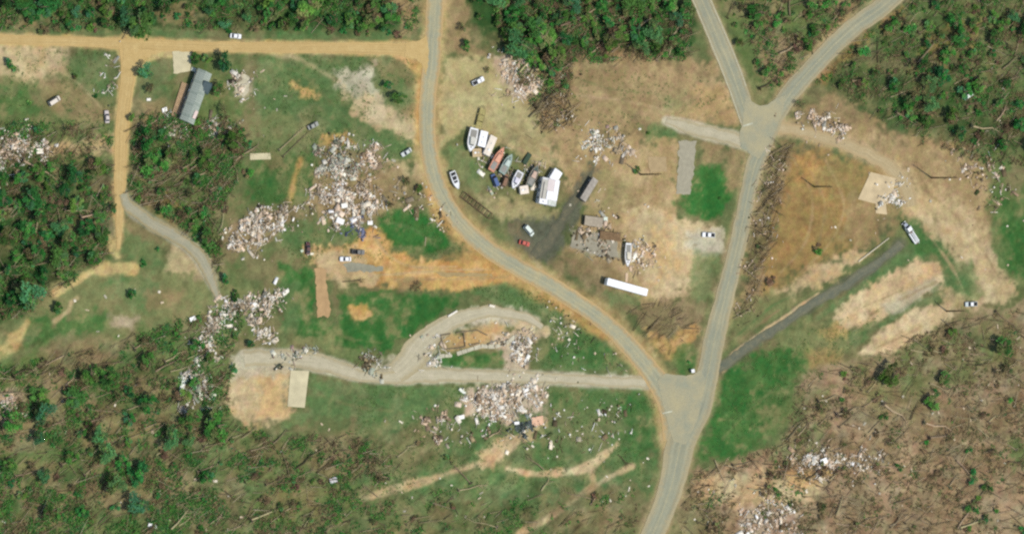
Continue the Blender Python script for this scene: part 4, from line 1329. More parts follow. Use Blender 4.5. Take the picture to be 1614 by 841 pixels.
PAL_MIX = [(246, 240, 228, 4), (220, 200, 178, 4), (186, 168, 140, 4), (150, 140, 120, 3), (110, 100, 84, 2), (226, 204, 184, 3), (170, 172, 164, 2), (70, 66, 56, .5)]
PAL_PINK = [(236, 216, 198, 5), (216, 192, 168, 5), (246, 240, 230, 4), (190, 164, 136, 3), (150, 132, 110, 2), (100, 90, 76, .5)]
PAL_GREEN = [(164, 174, 158, 4), (204, 206, 192, 4), (128, 134, 116, 2), (242, 240, 230, 4), (160, 136, 130, 2), (70, 76, 62, 1)]
PAL_WHITE = [(255, 252, 244, 8), (242, 232, 214, 4), (214, 196, 174, 3), (176, 168, 150, 2), (140, 140, 128, 1)]
PAL_WOOD = [(136, 120, 92, 4), (112, 100, 76, 4), (160, 144, 112, 2), (84, 76, 58, 3), (70, 84, 48, 2)]

# ================================================================== THINGS: homes and trailers
# the long home under a grey metal roof: every roof sheet is its own piece
M_wallc = mat("cream_siding", A(196, 186, 160), .8, .1, .8)
M_roofg = mat("grey_metal_roof", A(150, 160, 150), .55, .14, .35, .2, .3)
M_roofg2 = mat("grey_metal_roof_dull", A(136, 148, 138), .55, .14, .35, .2, .3)
a, b = (321, 112), (292, 192)
HH = 3.3
pa, pb = P(*a, HH), P(*b, HH)
L = (pb - pa).length
W = 6.2
home = thing("mobile_home", "long home under a ribbed grey metal roof with a dark tarp", "home", spot((a[0] + b[0]) / 2 + 3, (a[1] + b[1]) / 2, HH), heading(b, a))
MB().box((0, 0, 1.35), (L - .6, W - .7, 2.7)).build("wall", M_wallc, home)
MB().box((0, 0, .3), (L - .55, W - .64, .6)).build("skirting", M_steel, home)
roof = MB().loft([[(x, -W / 2 + .1, 2.72), (x, -W / 2 + .1, 2.76), (x, 0, HH + .22), (x, W / 2 - .1, 2.76), (x, W / 2 - .1, 2.72)] for x in (-L / 2, L / 2)]).build("roof", M_roofg2, home)
ns = 23
sw = L / ns
ang = math.atan2(HH + .22 - 2.76, W / 2 - .1)
sl = math.hypot(HH + .22 - 2.76, W / 2 - .1) + .12
for s in (-1, 1):
    me = MB().box((0, 0, 0), (sw * .94, sl, .05)).box((sw * .36, 0, .04), (.07, sl, .05)).box((-sw * .36, 0, .04), (.07, sl, .05)).mesh("roof_sheet")
    me2 = me.copy()
    me.materials.append(M_roofg)
    me2.materials.append(M_roofg2)
    for k in range(ns):
        if s == -1 and k in (2, 3):
            continue
        o = link("roof_sheet", me if (k * 7 + s) % 5 else me2, None, roof)
        o.location = (-L / 2 + sw * (k + .5), s * (W / 4 - .02), (2.76 + HH + .22) / 2 + .06 + random.uniform(0, .02))
        o.rotation_euler = (-s * ang, 0, random.uniform(-.012, .012))
for k in range(6):
    for s in (-1, 1):
        w_ = MB().box((-L / 2 + L * (k + .5) / 6, s * (W / 2 - .33), 1.6), (1.1, .06, .9)).build("window", M_glass, home)
        MB().box((-L / 2 + L * (k + .5) / 6, s * (W / 2 - .32), 1.12), (1.3, .12, .07)).build("sill", M_whitep, w_)
MB().box((1.5, W / 2 - .32, 1.4), (.95, .07, 2.0)).build("door", M_whitep, home)
tarp = MB()
for i in range(6):
    for j in range(6):
        pass
tv, tq = [], []
for i in range(7):
    for j in range(7):
        x, y = (i / 6 - .5) * 4.6 + random.uniform(-.2, .2), (j / 6 - .5) * 4.0 + random.uniform(-.2, .2)
        tv.append((x, y, .10 * math.sin(i * 1.7) * math.cos(j * 1.3)))
for i in range(6):
    for j in range(6):
        tq.append((i * 7 + j, (i + 1) * 7 + j, (i + 1) * 7 + j + 1, i * 7 + j + 1))
tp = link("tarp", mesh_np("tarp", tv, tq, smooth=True), mat("dark_blue_tarp", A(66, 84, 88), .6, .15, .8))
md = tp.modifiers.new("thickness", 'SOLIDIFY')
md.thickness = .03
p = P(325, 138, 3.4)
tp.location = (p.x, p.y, 3.32)
tp.rotation_euler = (R(4), R(-10), heading(b, a))
tag(tp, "dark blue-grey tarp spread over the grey metal roof", "tarp")
deck = thing("wooden_deck", "long tan board deck along the west side of the grey-roofed home", "deck", spot(283, 158), heading((274, 186), (291, 132)))
dl = (P(291, 132) - P(274, 186)).length
for k in range(10):
    MB().box((0, -1.35 + .3 * k, .35), (dl, .27, .05)).build("plank", mat("tan_deck_boards", A(180, 152, 118), .9, .2, .9), deck)
for k in range(6):
    MB().box((-dl / 2 + .4 + (dl - .8) * k / 5, 0, .16), (.15, 2.9, .32)).build("joist", M_wood, deck)


def panel(label, px, py, l, w, rgb, ang, name="roof_panel", cat="panel", z=.15, h=0.0, tilt=(.05, .03), group=None, t=.06):
    """one loose sheet of wall or roof with its battens"""
    p = P(px, py, h)
    k = "panel_%d_%d_%d" % rgb
    mt = mat(k, A(*rgb), .7, .10, .9)
    mb = MB().box((0, 0, 0), (l, w, t))
    for s in (-.4, 0, .4):
        mb.box((l * s, 0, t / 2 + .02), (.09, w * .98, .05))
    o = mb.build(name, mt, None, (p.x, p.y, h + z), ang)
    o.rotation_euler = (tilt[0], tilt[1], ang)
    return tag(o, label, cat, group)


panel("pinkish white sheet lying on the south end of the grey metal roof", 307, 181, 3.2, 1.3, (240, 216, 206), R(65), h=3.0, z=.55, tilt=(-.12, 0))
panel("white scrap sheet at the south west corner of the grey-roofed home", 292, 194, 2.0, 1.2, (255, 253, 248), R(10))
panel("white box-like scrap on the grass west of the grey roof", 259, 173, 2.2, 1.6, (252, 250, 244), R(20), tilt=(.2, .1), z=.3)
panel("small white scrap south of the white box-like scrap", 265, 182, 1.5, 1.2, (240, 238, 226), R(60), tilt=(.1, .2), z=.25)
panel("small white scrap by the lane bend west of the grey roof", 234, 157, 1.8, 1.0, (246, 242, 232), R(5), tilt=(.1, .1), z=.25)
panel("two pale sheets stacked at the north west corner of the grey roof", 305, 110, 1.5, 2.2, (214, 220, 200), R(70), z=.3)

# white freight trailer by the bend of the main road
a, b = (957, 443), (1021, 461)
H = 3.4
pa, pb = P(*a, H), P(*b, H)
L, W = (pb - pa).length - .4, 2.75
tr = thing("freight_trailer", "long bright white box trailer parked by the road bend", "trailer", spot(989, 452, H), heading(a, b))
MB().box((0, 0, 2.2), (L, W, 2.3)).build("wall", M_whitep, tr)
rf = MB().box((0, 0, 3.38), (L + .04, W + .04, .06)).build("roof", mat("clean_white_roof", (.86, .86, .85), .4, .03, .4), tr)
for k in range(9):
    MB().box((-L / 2 + L * (k + .5) / 9, 0, 3.415), (.05, W, .02)).build("roof_rib", M_whitep, rf)
for s in (-1, 1):
    MB().box((-L / 2 - .02, s * .66, 2.2), (.05, 1.26, 2.2)).build("rear_door", M_whitep, tr)
    MB().box((L * .3, s * .8, .5), (.12, .12, 1.0)).build("landing_leg", M_steel, tr)
    MB().box((0, s * .45, .98), (L, .12, .2)).build("chassis_rail", M_rust, tr)
wheels(tr, (-L * .36, -L * .27), 1.05, .5, .28)

# white-roofed building in the boat yard: a main room with two roof halves and a shed behind it
M_bw = mat("white_sheet_wall", (.62, .62, .60), .7, .1, .8)
M_rlil = mat("pale_lilac_roof", A(226, 214, 210), .6, .08, .5)
M_rw = mat("bright_white_roof", (.85, .84, .83), .5, .04, .5)
g = spot(866, 302, 3.0)
hd = heading((862, 327), (869, 284))
bl = thing("yard_building", "largest white flat-roofed building at the east end of the boat yard", "building", g, hd)
MB().box((0, 0, 1.45), (10.4, 7.6, 2.9)).build("wall", M_bw, bl)
r1 = MB().box((-.4, 2.6, 3.02), (9.6, 2.6, .22)).build("roof", mat("grey_roof_strip", A(196, 192, 180), .7, .12, .5), bl)
MB().box((-.2, 3.0, 3.16), (7.2, .35, .08)).build("dark_gutter", M_glass, r1)
MB().box((2.6, -.3, 3.06), (4.6, 3.1, .2)).build("roof", M_rlil, bl)
MB().box((2.6, -2.8, 3.10), (4.8, 1.9, .2)).build("roof", M_rw, bl)
r2 = MB().box((-1.4, -1.3, 3.2), (3.2, 4.8, .3)).build("roof", M_rw, bl)
for k in range(5):
    MB().box((-2.4 + .5 * k, -1.3, 3.37), (.05, 4.8, .04)).build("roof_seam", M_whitep, r2)
r3 = MB().box((-4.3, 2.2, 3.12), (1.9, 3.2, .25)).build("roof", M_rw, bl)
MB().box((-4.3, 2.2, 3.3), (.5, .5, .18)).build("roof_hatch", M_glass, r3)
MB().box((-4.2, -1.9, 3.0), (1.7, 3.4, .15)).build("roof", mat("mottled_roof", A(210, 214, 204), .7, .25, 1.2), bl)
for k in range(3):
    MB().box((-3 + 3 * k, 3.82, 1.5), (1.1, .05, .9)).build("window", M_glass, bl)
MB().box((-5.22, 1.0, 1.1), (.06, 1.0, 2.1)).build("door", M_steel, bl)
camper("small white shed behind the largest white building", (872, 284), (881, 269), 3.4, 2.7, M_bw, M_rw, "shed", "shed", .25, 1, wheeled=False)

# ================================================================== THINGS: the boat yard row
gel_w = mat("white_gelcoat", (.74, .74, .72), .4, .06, 1.0)
gel_g = mat("grey_white_deck", A(206, 204, 192), .6, .15, 1.2)
gel_o = mat("faded_salmon_hull", A(216, 152, 124), .6, .14, .8)
gel_o2 = mat("faded_salmon_deck", A(224, 168, 140), .65, .18, .8)
gel_t = mat("pale_teal_hull", A(150, 170, 160), .6, .14, .8)
gel_t2 = mat("pale_teal_deck", A(196, 210, 200), .65, .16, .8)
gel_l = mat("lilac_white_deck", A(218, 214, 224), .5, .1, .8)
gel_p = mat("dusty_pink_deck", A(206, 178, 158), .7, .18, .8)
boat("big white cabin boat at the west end of the row, bow to the south", (748, 203), (741, 238), 3.6, gel_w, gel_g, .5, h=1.9)
camper("bright white camper between the white cabin boat and the cream camper", (759, 231), (764, 207), 2.9, 2.7, M_bw, M_rw)
camper("cream and white camper beside the salmon boat", (767, 244), (779, 215), 2.7, 2.7, M_bw, mat("cream_roof", A(238, 226, 208), .6, .14, .8))
camper("low tan tarped trailer south of the white campers", (745, 241), (759, 240), 2.9, 1.5, M_wood, mat("tan_tarp_roof", A(200, 178, 140), .85, .2, 1.0), windows=1)
boat("long salmon orange boat pointing north east", (774, 268), (793, 233), 2.7, gel_o, gel_o2, .1, h=1.7)
boat("pale teal and white boat east of the salmon boat", (791, 272), (806, 244), 2.8, gel_t, gel_t2, .3, h=1.7)
car("car under a blue cover at the south end of the salmon boat", (781, 284), (775, 268), mat("blue_car_cover", A(92, 112, 156), .8, .15, 1.2), "van", h=1.4, name="covered_car")
car("rust brown van next to the blue covered car", (797, 284), (803, 268), mat("rust_brown_paint", A(144, 112, 90), .8, .25, 1.0), "van", name="parked_van", cat="van", h=1.6)
boat("short lilac white boat east of the rust brown van", (820, 271), (808, 296), 2.9, gel_w, gel_l, .3, h=1.6)
boat("dusty pink decked boat west of the largest white building", (834, 292), (847, 261), 2.9, mat("dark_teal_hull", A(92, 106, 96), .6, .15, .8), gel_p, .2, h=1.7)
camper("small cream topped trailer at the bow of the pink boat", (820, 300), (833, 298), 2.9, 1.9, M_bw, mat("cream_top", A(244, 230, 212), .6, .12, .8), windows=1)
boat("open white boat with a dark cockpit beside the road", (713, 271), (722, 297), 2.4, gel_w, gel_w, h=1.5, open_=True, lift=.25)
panel("dark green sheet behind the pink boat", 830, 250, 5.0, 2.0, (58, 78, 60), R(55), name="dark_green_sheet", cat="canvas", z=.6, tilt=(.15, .1))  # plain tilted dark green sheet behind the pink boat
boat("slim grey and white boat standing north of the white box trailer", (991, 384), (989, 419), 2.5, gel_w, mat("weathered_deck", A(222, 214, 192), .7, .2, 1.0), .25, h=1.8)
panel("narrow pinkish board walk between the slim boat and the box trailer", 987.5, 437, 3.6, 1.1, (216, 190, 160), R(88), name="board_walk", cat="walkway", tilt=(0, 0), z=.1)


def chassis(label, a, b, W, mt, deckm=None, name="trailer_frame", planks=0):
    """bare trailer: two rails, cross members, wheels, drawbar; boards when planks is set"""
    pa, pb = P(*a, .8), P(*b, .8)
    L = (pb - pa).length
    o = thing(name, label, "trailer", spot((a[0] + b[0]) / 2, (a[1] + b[1]) / 2, .8), heading(a, b))
    for s in (-1, 1):
        MB().box((0, s * W / 2, .85), (L, .22, .34)).build("side_rail", mt, o)
    for k in range(9):
        MB().box((-L / 2 + .2 + (L - .4) * k / 8, 0, .80), (.24, W - .2, .2)).build("cross_member", mt, o)
    for s in (-1, 1):
        MB().tube([(L / 2, s * W / 2, .8), (L / 2 + 1.4, 0, .7)], .08).build("drawbar", mt, o)
    for k in range(planks):
        if k % 6 != 4:
            MB().box((-L / 2 + L * (k + .5) / planks, 0, 1.04 + .01 * (k % 2)), (L / planks * .86, W * .96, .05)).build("plank", deckm, o)
    wheels(o, (-L * .28, -L * .28 + 1.05), W / 2 - .05, .46, .26)
    return o


chassis("bare dark steel trailer frame lying along the road", (729, 306), (774, 341), 2.5, M_rust)
chassis("olive flatbed trailer with gaps in its boards on the sandy lot", (754, 199), (761, 172), 2.5, mat("olive_steel", A(110, 104, 64), .8, .25, 1.2), mat("olive_boards", A(176, 166, 108), .9, .25, 1.0), "flatbed_trailer", 16)

# ================================================================== THINGS: wrecked trailers south-east of the yard
camper("long wrecked trailer with a grey pink roof east of the yard", (919, 315), (939, 282), 2.5, 2.4, mat("grey_trailer_wall", A(120, 116, 108), .8, .2, 1), mat("grey_pink_roof", A(170, 162, 150), .7, .3, .7), "wrecked_trailer", "trailer", .1, 3, wheeled=False)
camper("low grey box trailer with a dark west end", (922, 347), (950, 351), 3.4, 1.8, mat("dark_trailer_wall", A(84, 82, 72), .8, .2, 1), mat("dusty_grey_roof", A(172, 160, 140), .8, .2, .8), "box_trailer", "trailer", .05, 1, wheeled=False)
camper("rusty brown flat trailer lying on the edge of the stained slab", (946, 370), (978, 374), 2.8, 1.1, M_rust, mat("rusty_brown_deck", A(128, 104, 76), .9, .35, 1.0), "burnt_trailer", "trailer", .05, 1, wheeled=False)

# ================================================================== THINGS: vehicles
car("white pickup with a dark windshield on the gravel pad by the east road", (1117, 370), (1100, 369), car_paint("white", (.80, .80, .78)), "pickup", "pickup", "pickup_truck")
car("white pickup in front of a dark shadow stand-in on the sandy lot", (754, 128), (770, 120), car_paint("white", (.80, .80, .78)), "pickup", "pickup", "pickup_truck")
car("bright red car on the blackened ground", (827, 383), (845, 388), car_paint("red", A(196, 84, 66)), "sedan")
car("battered white van on the blackened ground north of the red car", (834, 363), (842, 372), car_paint("chalk", A(222, 232, 222)), "van", "van", "parked_van")
car("white sedan in the orange lot", (545, 408), (530, 408), car_paint("white", (.80, .80, .78)), "sedan")
car("dark grey pickup with a pale hood in the orange lot", (565, 397), (582, 398), car_paint("grey", A(112, 112, 108)), "pickup", "pickup", "pickup_truck")
car("dark maroon car at the west end of the orange lot", (486, 391), (486, 376), car_paint("maroon", A(86, 44, 44)), "sedan")
car("silver car standing in the grass west of the road bend", (641, 240), (632, 246), car_paint("silver", A(206, 212, 208)), "sedan")
car("grey wrecked car at the end of two fallen trunks", (494, 198), (502, 194), car_paint("wreck", A(158, 160, 152)), "sedan", name="wrecked_car")
car("silver pickup at the east end of the sandy field strips", (1531, 479), (1512, 480), car_paint("palesilver", A(196, 206, 206)), "pickup", "pickup", "pickup_truck", roofm=M_whitep)
car("white car on the verge above the dirt road", (372, 57), (392, 59), car_paint("white", (.80, .80, .78)), "sedan")
car("white car lying among the trees in the north east woods", (1527, 151), (1538, 144), car_paint("chalk", A(222, 232, 222)), "sedan", name="wrecked_car")
car("pale grey car beside the lane in the upper left", (169, 184), (168, 170), car_paint("palegrey", A(206, 196, 190)), "sedan")
car("pale car half buried in the debris west of the lane", (86, 159), (100, 150), car_paint("dust", A(226, 216, 200)), "van", name="wrecked_van", cat="van")
panel("pale cream panel lying south of the maroon car", 489, 400, 2.8, .9, (238, 230, 206), R(3))
panel("white board on top of the scrap south of the maroon car", 476, 395, 1.3, 1.0, (206, 220, 196), R(30))

# heavy wrecker at the end of the dark asphalt driveway
a, b = (1446, 384), (1425, 352)
wr = thing("wrecker_truck", "white and chrome heavy truck at the end of the dark driveway", "truck", spot(1437, 368, 1.6), heading(a, b))
M_chrome = mat("scratched_chrome", (.62, .64, .66), .3, .2, 1.5, .85)
L = (P(*b, 1.6) - P(*a, 1.6)).length
MB().box((0, 0, .85), (L, 1.0, .3)).build("chassis_rail", M_rust, wr)
cb = MB().loft([[(L * .12, -1.1, .9), (L * .36, -1.1, .9), (L * .36, 1.1, .9), (L * .12, 1.1, .9)], [(L * .14, -1.0, 2.7), (L * .30, -1.0, 2.7), (L * .30, 1.0, 2.7), (L * .14, 1.0, 2.7)]]).build("cab", M_whitep, wr)
MB().box((L * .345, 0, 2.15), (.06, 1.8, .85), (0, -.5, 0)).build("windshield", M_glass, cb)
for s in (-1, 1):
    MB().box((L * .23, s * 1.07, 2.05), (1.0, .06, .7), (s * .05, 0, 0)).build("side_window", M_glass, cb)
    MB().box((L * .30, s * 1.3, 1.9), (.1, .3, .5)).build("mirror", M_chrome, wr)
    MB().tube([(L * .10, s * .9, 1.0), (L * .10, s * .9, 3.2)], .09).build("exhaust_stack", M_chrome, wr)
    MB().box((-L * .18, s * .98, 1.35), (L * .5, .42, .7)).build("tool_locker", M_whitep, wr)
    MB().box((L * .5, s * .75, 1.15), (.08, .35, .25)).build("headlight", M_lamp, wr)
hd_ = MB().loft([[(L * .36, -.95, .8), (L * .5, -.8, .8), (L * .5, .8, .8), (L * .36, .95, .8)], [(L * .36, -.85, 1.75), (L * .49, -.65, 1.5), (L * .49, .65, 1.5), (L * .36, .85, 1.75)]]).build("hood", M_chrome, wr)
MB().box((L * .505, 0, 1.1), (.06, 1.1, .8)).build("grille", M_black, hd_)
MB().box((L * .53, 0, .6), (.2, 2.2, .3)).build("bumper", M_chrome, wr)
MB().box((-L * .18, 0, 1.15), (L * .55, 1.4, .12)).build("deck", M_steel, wr)
bm = MB().tube([(L * .04, 0, 1.4), (-L * .2, 0, 2.3), (-L * .46, 0, 2.9)], [.22, .18, .13]).build("boom", M_whitep, wr)
MB().tube([(-L * .46, 0, 2.9), (-L * .46, 0, 1.2)], .03).build("cable", M_black, bm)
MB().disc((L * .06, 0, 1.6), .4, 1.0).build("winch_drum", M_rust, wr)
wheels(wr, (L * .38, -L * .22, -L * .36), 1.0, .5, .32)
# pale pole lying beside the driveway
a, b = (1353, 412), (1401, 375)
pl = MB().tube([P(*a, .22), (P(*a, .22) + P(*b, .22)) / 2 + Vector((0, 0, .05)), P(*b, .22)], [.30, .26, .20], 8).build("utility_pole", mat("bleached_pole_wood", A(226, 214, 184), .85, .1, .5))
tag(pl, "long bleached pole lying beside the dark driveway", "pole")
# signal box and mailbox at the fork
mx = thing("roadside_cabinet", "small white cabinet with a dark side at the tip of the fork", "cabinet", spot(1091, 584, .8), R(10))
MB().box((0, 0, .75), (1.3, 1.2, 1.5)).build("body", M_whitep, mx)
MB().box((-.68, 0, .75), (.05, 1.0, 1.3)).build("door", M_black, mx)
MB().box((0, 0, 1.54), (1.45, 1.35, .08)).build("roof", M_whitep, mx)

# the swept-off house in the loop drive: footing walls, piers and a broken walk
fd = thing("house_foundation", "broken pale footing walls of the swept-off house inside the loop drive", "foundation", P(735, 540))
fo = fd.location
M_foot = mat("broken_footing_concrete", A(196, 190, 166), .9, .22, .6)
M_foot2 = mat("dark_footing_block", A(128, 116, 94), .9, .25, .6)


def seg_wall(p, q, w, h, mt, nm, gap=.12):
    a_, b_ = P(*p) - fo, P(*q) - fo
    d_ = b_ - a_
    n_ = max(1, int(d_.length / 2.2))
    for i_ in range(n_):
        c_ = a_ + d_ * ((i_ + .5) / n_)
        if random.random() < gap:
            continue
        MB().box((c_.x, c_.y, h / 2), (d_.length / n_ * .93, w * random.uniform(.8, 1.15), h * random.uniform(.6, 1.2)), (0, 0, math.atan2(d_.y, d_.x) + random.uniform(-.04, .04))).build(nm, mt, fd)


for pq in [((694, 528), (726, 523)), ((726, 523), (752, 520)), ((752, 520), (768, 528)), ((694, 528), (700, 550)), ((700, 550), (724, 548)), ((724, 548), (756, 540)), ((730, 524), (733, 546))]:
    seg_wall(*pq, .45, .45, M_foot2, "footing_wall")
for pq in [((690, 561), (712, 560)), ((712, 560), (736, 552)), ((736, 552), (758, 545)), ((758, 545), (780, 546)), ((780, 546), (802, 538)), ((802, 538), (812, 530))]:
    seg_wall(*pq, 1.5, .14, M_foot, "walk_slab", .05)
for k in range(8):
    c_ = P(700 + 8 * k, 532 + (k % 3) * 5) - fo
    MB().box((c_.x, c_.y, .25), (.45, .45, .5)).build("pier", M_foot, fd)

# ================================================================== STUFF: heaps of wreckage
rubble("debris_heap", "greenish grey wreckage heap north of the big pink heap", [[(500, 234), (540, 226), (566, 230), (572, 262), (556, 282), (512, 280), (504, 256)]], 620, PAL_GREEN + PAL_GREEN + PAL_MIX, .9, seed=2)
rubble("debris_heap", "small pink brick heap east of the greenish heap", [[(562, 238), (606, 236), (606, 256), (572, 266)]], 240, PAL_PINK, .5, seed=3)
rubble("debris_heap", "biggest pinkish heap of broken house west of the main road", [[(492, 300), (530, 286), (596, 292), (612, 318), (584, 350), (530, 356), (500, 334)]], 1050, PAL_PINK + PAL_WHITE + PAL_MIX, 1.2, seed=4)
rubble("debris_heap", "long pale wreckage heap west of the biggest pinkish heap", [[(345, 376), (390, 342), (440, 322), (478, 328), (470, 352), (424, 372), (402, 396), (360, 392)]], 800, PAL_MIX + PAL_WHITE, .9, seed=5)
rubble("debris_heap", "winding wreckage trail north west of the tan clearing", [[(330, 488), (380, 470), (440, 452), (446, 470), (420, 496), (438, 536), (416, 534), (390, 500), (356, 512), (340, 545), (314, 592), (296, 580), (318, 524)]], 1200, PAL_MIX + PAL_WHITE, .9, seed=6)
rubble("debris_heap", "white sheet metal heap at the south end of the wreckage trail", [[(282, 598), (300, 586), (322, 604), (332, 640), (290, 640)]], 260, PAL_WHITE + PAL_GREEN, .8, (.8, 2.8), seed=7)
rubble("debris_heap", "bright wreckage heap on the far left edge", [[(-10, 204), (40, 206), (72, 230), (70, 246), (30, 252), (-10, 284)]], 640, PAL_WHITE + PAL_PINK, .7, seed=8)
rubble("debris_heap", "pink wreckage on the lower left edge", [[(-10, 620), (22, 628), (30, 654), (-10, 670)]], 200, PAL_PINK, .6, seed=9)
rubble("debris_heap", "brightest white heap south of the long gravel driveway", [[(730, 620), (770, 608), (800, 602), (850, 604), (852, 630), (806, 654), (750, 648)]], 1000, PAL_WHITE + PAL_WHITE + PAL_PINK, .9, seed=10)
rubble("debris_heap", "wreckage at the east end of the cleared house place in the loop", [[(784, 534), (806, 524), (832, 524), (840, 556), (828, 576), (806, 574), (798, 556)]], 380, PAL_MIX + PAL_WHITE, .6, seed=11)
rubble("debris_heap", "small white scrap heap at the west end of the loop", [[(670, 534), (692, 530), (694, 578), (674, 580)]], 110, PAL_GREEN + PAL_WHITE, .4, seed=12)
rubble("debris_heap", "pinkish rubble beside the road north east of the junction", [[(1246, 182), (1300, 178), (1334, 198), (1324, 212), (1262, 204)]], 280, PAL_PINK + PAL_MIX, .5, seed=13)
rubble("debris_heap", "white rubble on the east edge of the tan house slab", [[(1399, 286), (1417, 290), (1413, 318), (1391, 324)]], 150, PAL_WHITE, .6, seed=14)
rubble("debris_heap", "white scrap heap on the dry ground north of the wrecked trailer", [[(924, 208), (950, 205), (950, 242), (928, 240)]], 170, PAL_WHITE + PAL_GREEN, .6, seed=15)
rubble("debris_heap", "grey scrap heap just east of the white scrap heap", [[(962, 210), (986, 210), (988, 240), (966, 240)]], 130, PAL_MIX, .4, seed=16)
rubble("debris_heap", "broad pale rubble spread on the sandy lot by the woods", [[(784, 92), (812, 84), (838, 112), (838, 150), (804, 152), (796, 120)]], 480, PAL_PINK + PAL_WHITE, .4, (.3, 1.6), seed=17)
rubble("debris_heap", "collapsed pale house in the south east blowdown", [[(1250, 726), (1270, 716), (1304, 710), (1314, 724), (1300, 738), (1262, 742)]], 330, PAL_PINK + PAL_WHITE, .8, seed=18)
rubble("debris_heap", "thin pale scatter east of the collapsed pale house", [[(1316, 714), (1384, 712), (1390, 746), (1322, 748)]], 190, PAL_MIX + PAL_WHITE, .3, seed=19)
rubble("debris_heap", "pale pink wreckage at the bottom edge east of the road", [[(1160, 792), (1254, 796), (1250, 850), (1168, 850)]], 420, PAL_PINK + PAL_WHITE, .6, seed=20)
rubble("debris_heap", "small pinkish heap south west of the brightest white heap", [[(666, 672), (700, 648), (714, 658), (684, 688)]], 130, PAL_PINK, .5, seed=21)
rubble("debris_heap", "dark blue-grey twisted metal below the brightest white heap", [[(806, 676), (830, 652), (848, 645), (846, 664), (818, 690)]], 170, [(96, 108, 108, 4), (130, 142, 138, 3), (60, 70, 70, 3), (230, 230, 222, 1)], .6, seed=22)
rubble("debris_heap", "scattered scraps round the south end of the grey-roofed home", [[(256, 190), (300, 196), (366, 186), (378, 206), (330, 216), (268, 214)]], 240, PAL_MIX + PAL_GREEN, .4, seed=23)
rubble("debris_heap", "pale block rubble on the pad east of the grey roof", [[(366, 118), (394, 116), (398, 146), (372, 156)]], 100, PAL_WHITE + PAL_MIX, .4, (.3, 1.3), seed=24)
rubble("debris_heap", "scrap strewn over the stained grey slab", [[(896, 352), (970, 344), (976, 404), (900, 390)]], 240, PAL_MIX + PAL_WOOD, .3, seed=25)
rubble("debris_heap", "scrap strewn east of the slim grey boat", [[(996, 378), (1030, 382), (1030, 420), (996, 424)]], 130, PAL_MIX + PAL_PINK, .3, seed=26)
rubble("debris_heap", "yard junk scattered between the boats and campers", [[(742, 244), (776, 230), (860, 262), (858, 312), (790, 300)]], 260, PAL_MIX + PAL_GREEN, .4, seed=27)
rubble("debris_heap", "torn brush and boards along the east side of the straight road", [[(1214, 234), (1246, 234), (1238, 300), (1220, 360), (1204, 440), (1190, 484), (1166, 500), (1180, 400), (1196, 300)]], 330, PAL_WOOD + PAL_WOOD + PAL_PINK, .3, (.3, 1.1), seed=28, cat="brush debris", big=False)
rubble("debris_heap", "torn brush and boards at the woods edge east of the sandy lot", [[(850, 132), (892, 116), (908, 160), (892, 204), (852, 204)]], 300, PAL_WOOD + PAL_WOOD + PAL_MIX, .35, (.3, 1.1), seed=29, cat="brush debris", big=False)
rubble("debris_heap", "crumpled grey green sheet metal on the long gravel driveway", [[(568, 562), (600, 556), (598, 588), (574, 586)]], 150, PAL_GREEN + PAL_WOOD, .6, (.5, 1.6), seed=30)
rubble("debris_heap", "grey twisted scrap north of the pale slab", [[(434, 560), (460, 552), (500, 548), (502, 566), (442, 572)]], 90, PAL_GREEN, .4, seed=31)
rubble("debris_heap", "sparse pale scatter by the woods east of the house slab", [[(1506, 236), (1566, 236), (1604, 320), (1560, 336), (1520, 280)]], 230, PAL_PINK + PAL_WOOD, .3, seed=32)
rubble("debris_heap", "white scraps along the west verge of the dirt lane", [[(164, 84), (182, 84), (182, 158), (158, 158)]], 46, PAL_WHITE + PAL_MIX, .2, seed=33)
rubble("debris_heap", "loose boards in the grass between the heaps and the road", [[(620, 300), (680, 300), (720, 360), (700, 372), (640, 330)]], 90, PAL_MIX + PAL_WOOD, .2, seed=34)
rubble("debris_heap", "scattered house bits in the grass south of the white heap", [[(700, 660), (900, 640), (1000, 640), (980, 700), (840, 700), (700, 700)]], 260, PAL_WHITE + PAL_WOOD, .15, (.3, 1.2), seed=35)
rubble("debris_heap", "thin litter of scraps in the grass inside the fork", [[(860, 480), (940, 530), (990, 580), (900, 584), (870, 540)]], 90, PAL_WHITE + PAL_WOOD, .15, (.3, 1.1), seed=36)
rubble("debris_heap", "blue tinted wreckage south of the biggest pinkish heap", [[(540, 354), (566, 354), (574, 366), (546, 370)]], 60, [(100, 112, 150, 4), (140, 146, 176, 2), (70, 78, 104, 2)], .3, seed=37)

panel("salmon wall panel at the end of the twisted metal", 847, 663, 5.2, 3.6, (226, 184, 152), R(8), name="wall_panel", z=.25)
panel("largest white sheet in the collapsed pale house", 1297, 726, 3.2, 2.2, (255, 255, 252), R(20), z=.9)
panel("long white sheet at the bottom left of the wreckage trail", 287, 608, 7.0, 1.8, (236, 240, 232), R(72), z=.5)
panel("white sheet at the foot of the biggest pinkish heap", 535, 348, 3.4, 2.2, (250, 248, 242), R(-20), z=.8)
panel("white square sheet on the biggest pinkish heap", 540, 324, 2.4, 1.8, (250, 248, 238), R(10), z=1.4)
panel("white sheet by the green lawn south of the biggest pinkish heap", 583, 351, 2.2, 1.6, (255, 253, 246), R(0), z=.25)
panel("white sheet at the east corner of the far left heap", 62, 238, 2.8, 2.0, (250, 240, 222), R(5), z=.6)
panel("white sheet at the north rim of the winding wreckage trail", 303, 502, 2.6, 1.6, (255, 255, 250), R(20), z=.5)
panel("grey-white sheet west of the tan clearing, the bluest of the south west", 334, 660, 4.4, 1.8, (176, 196, 206), R(35), z=.5, tilt=(.2, .1))
panel("white sheet at the bottom edge below the south west blowdown", 240, 828, 3.8, 1.4, (250, 250, 246), R(-15), z=.4)
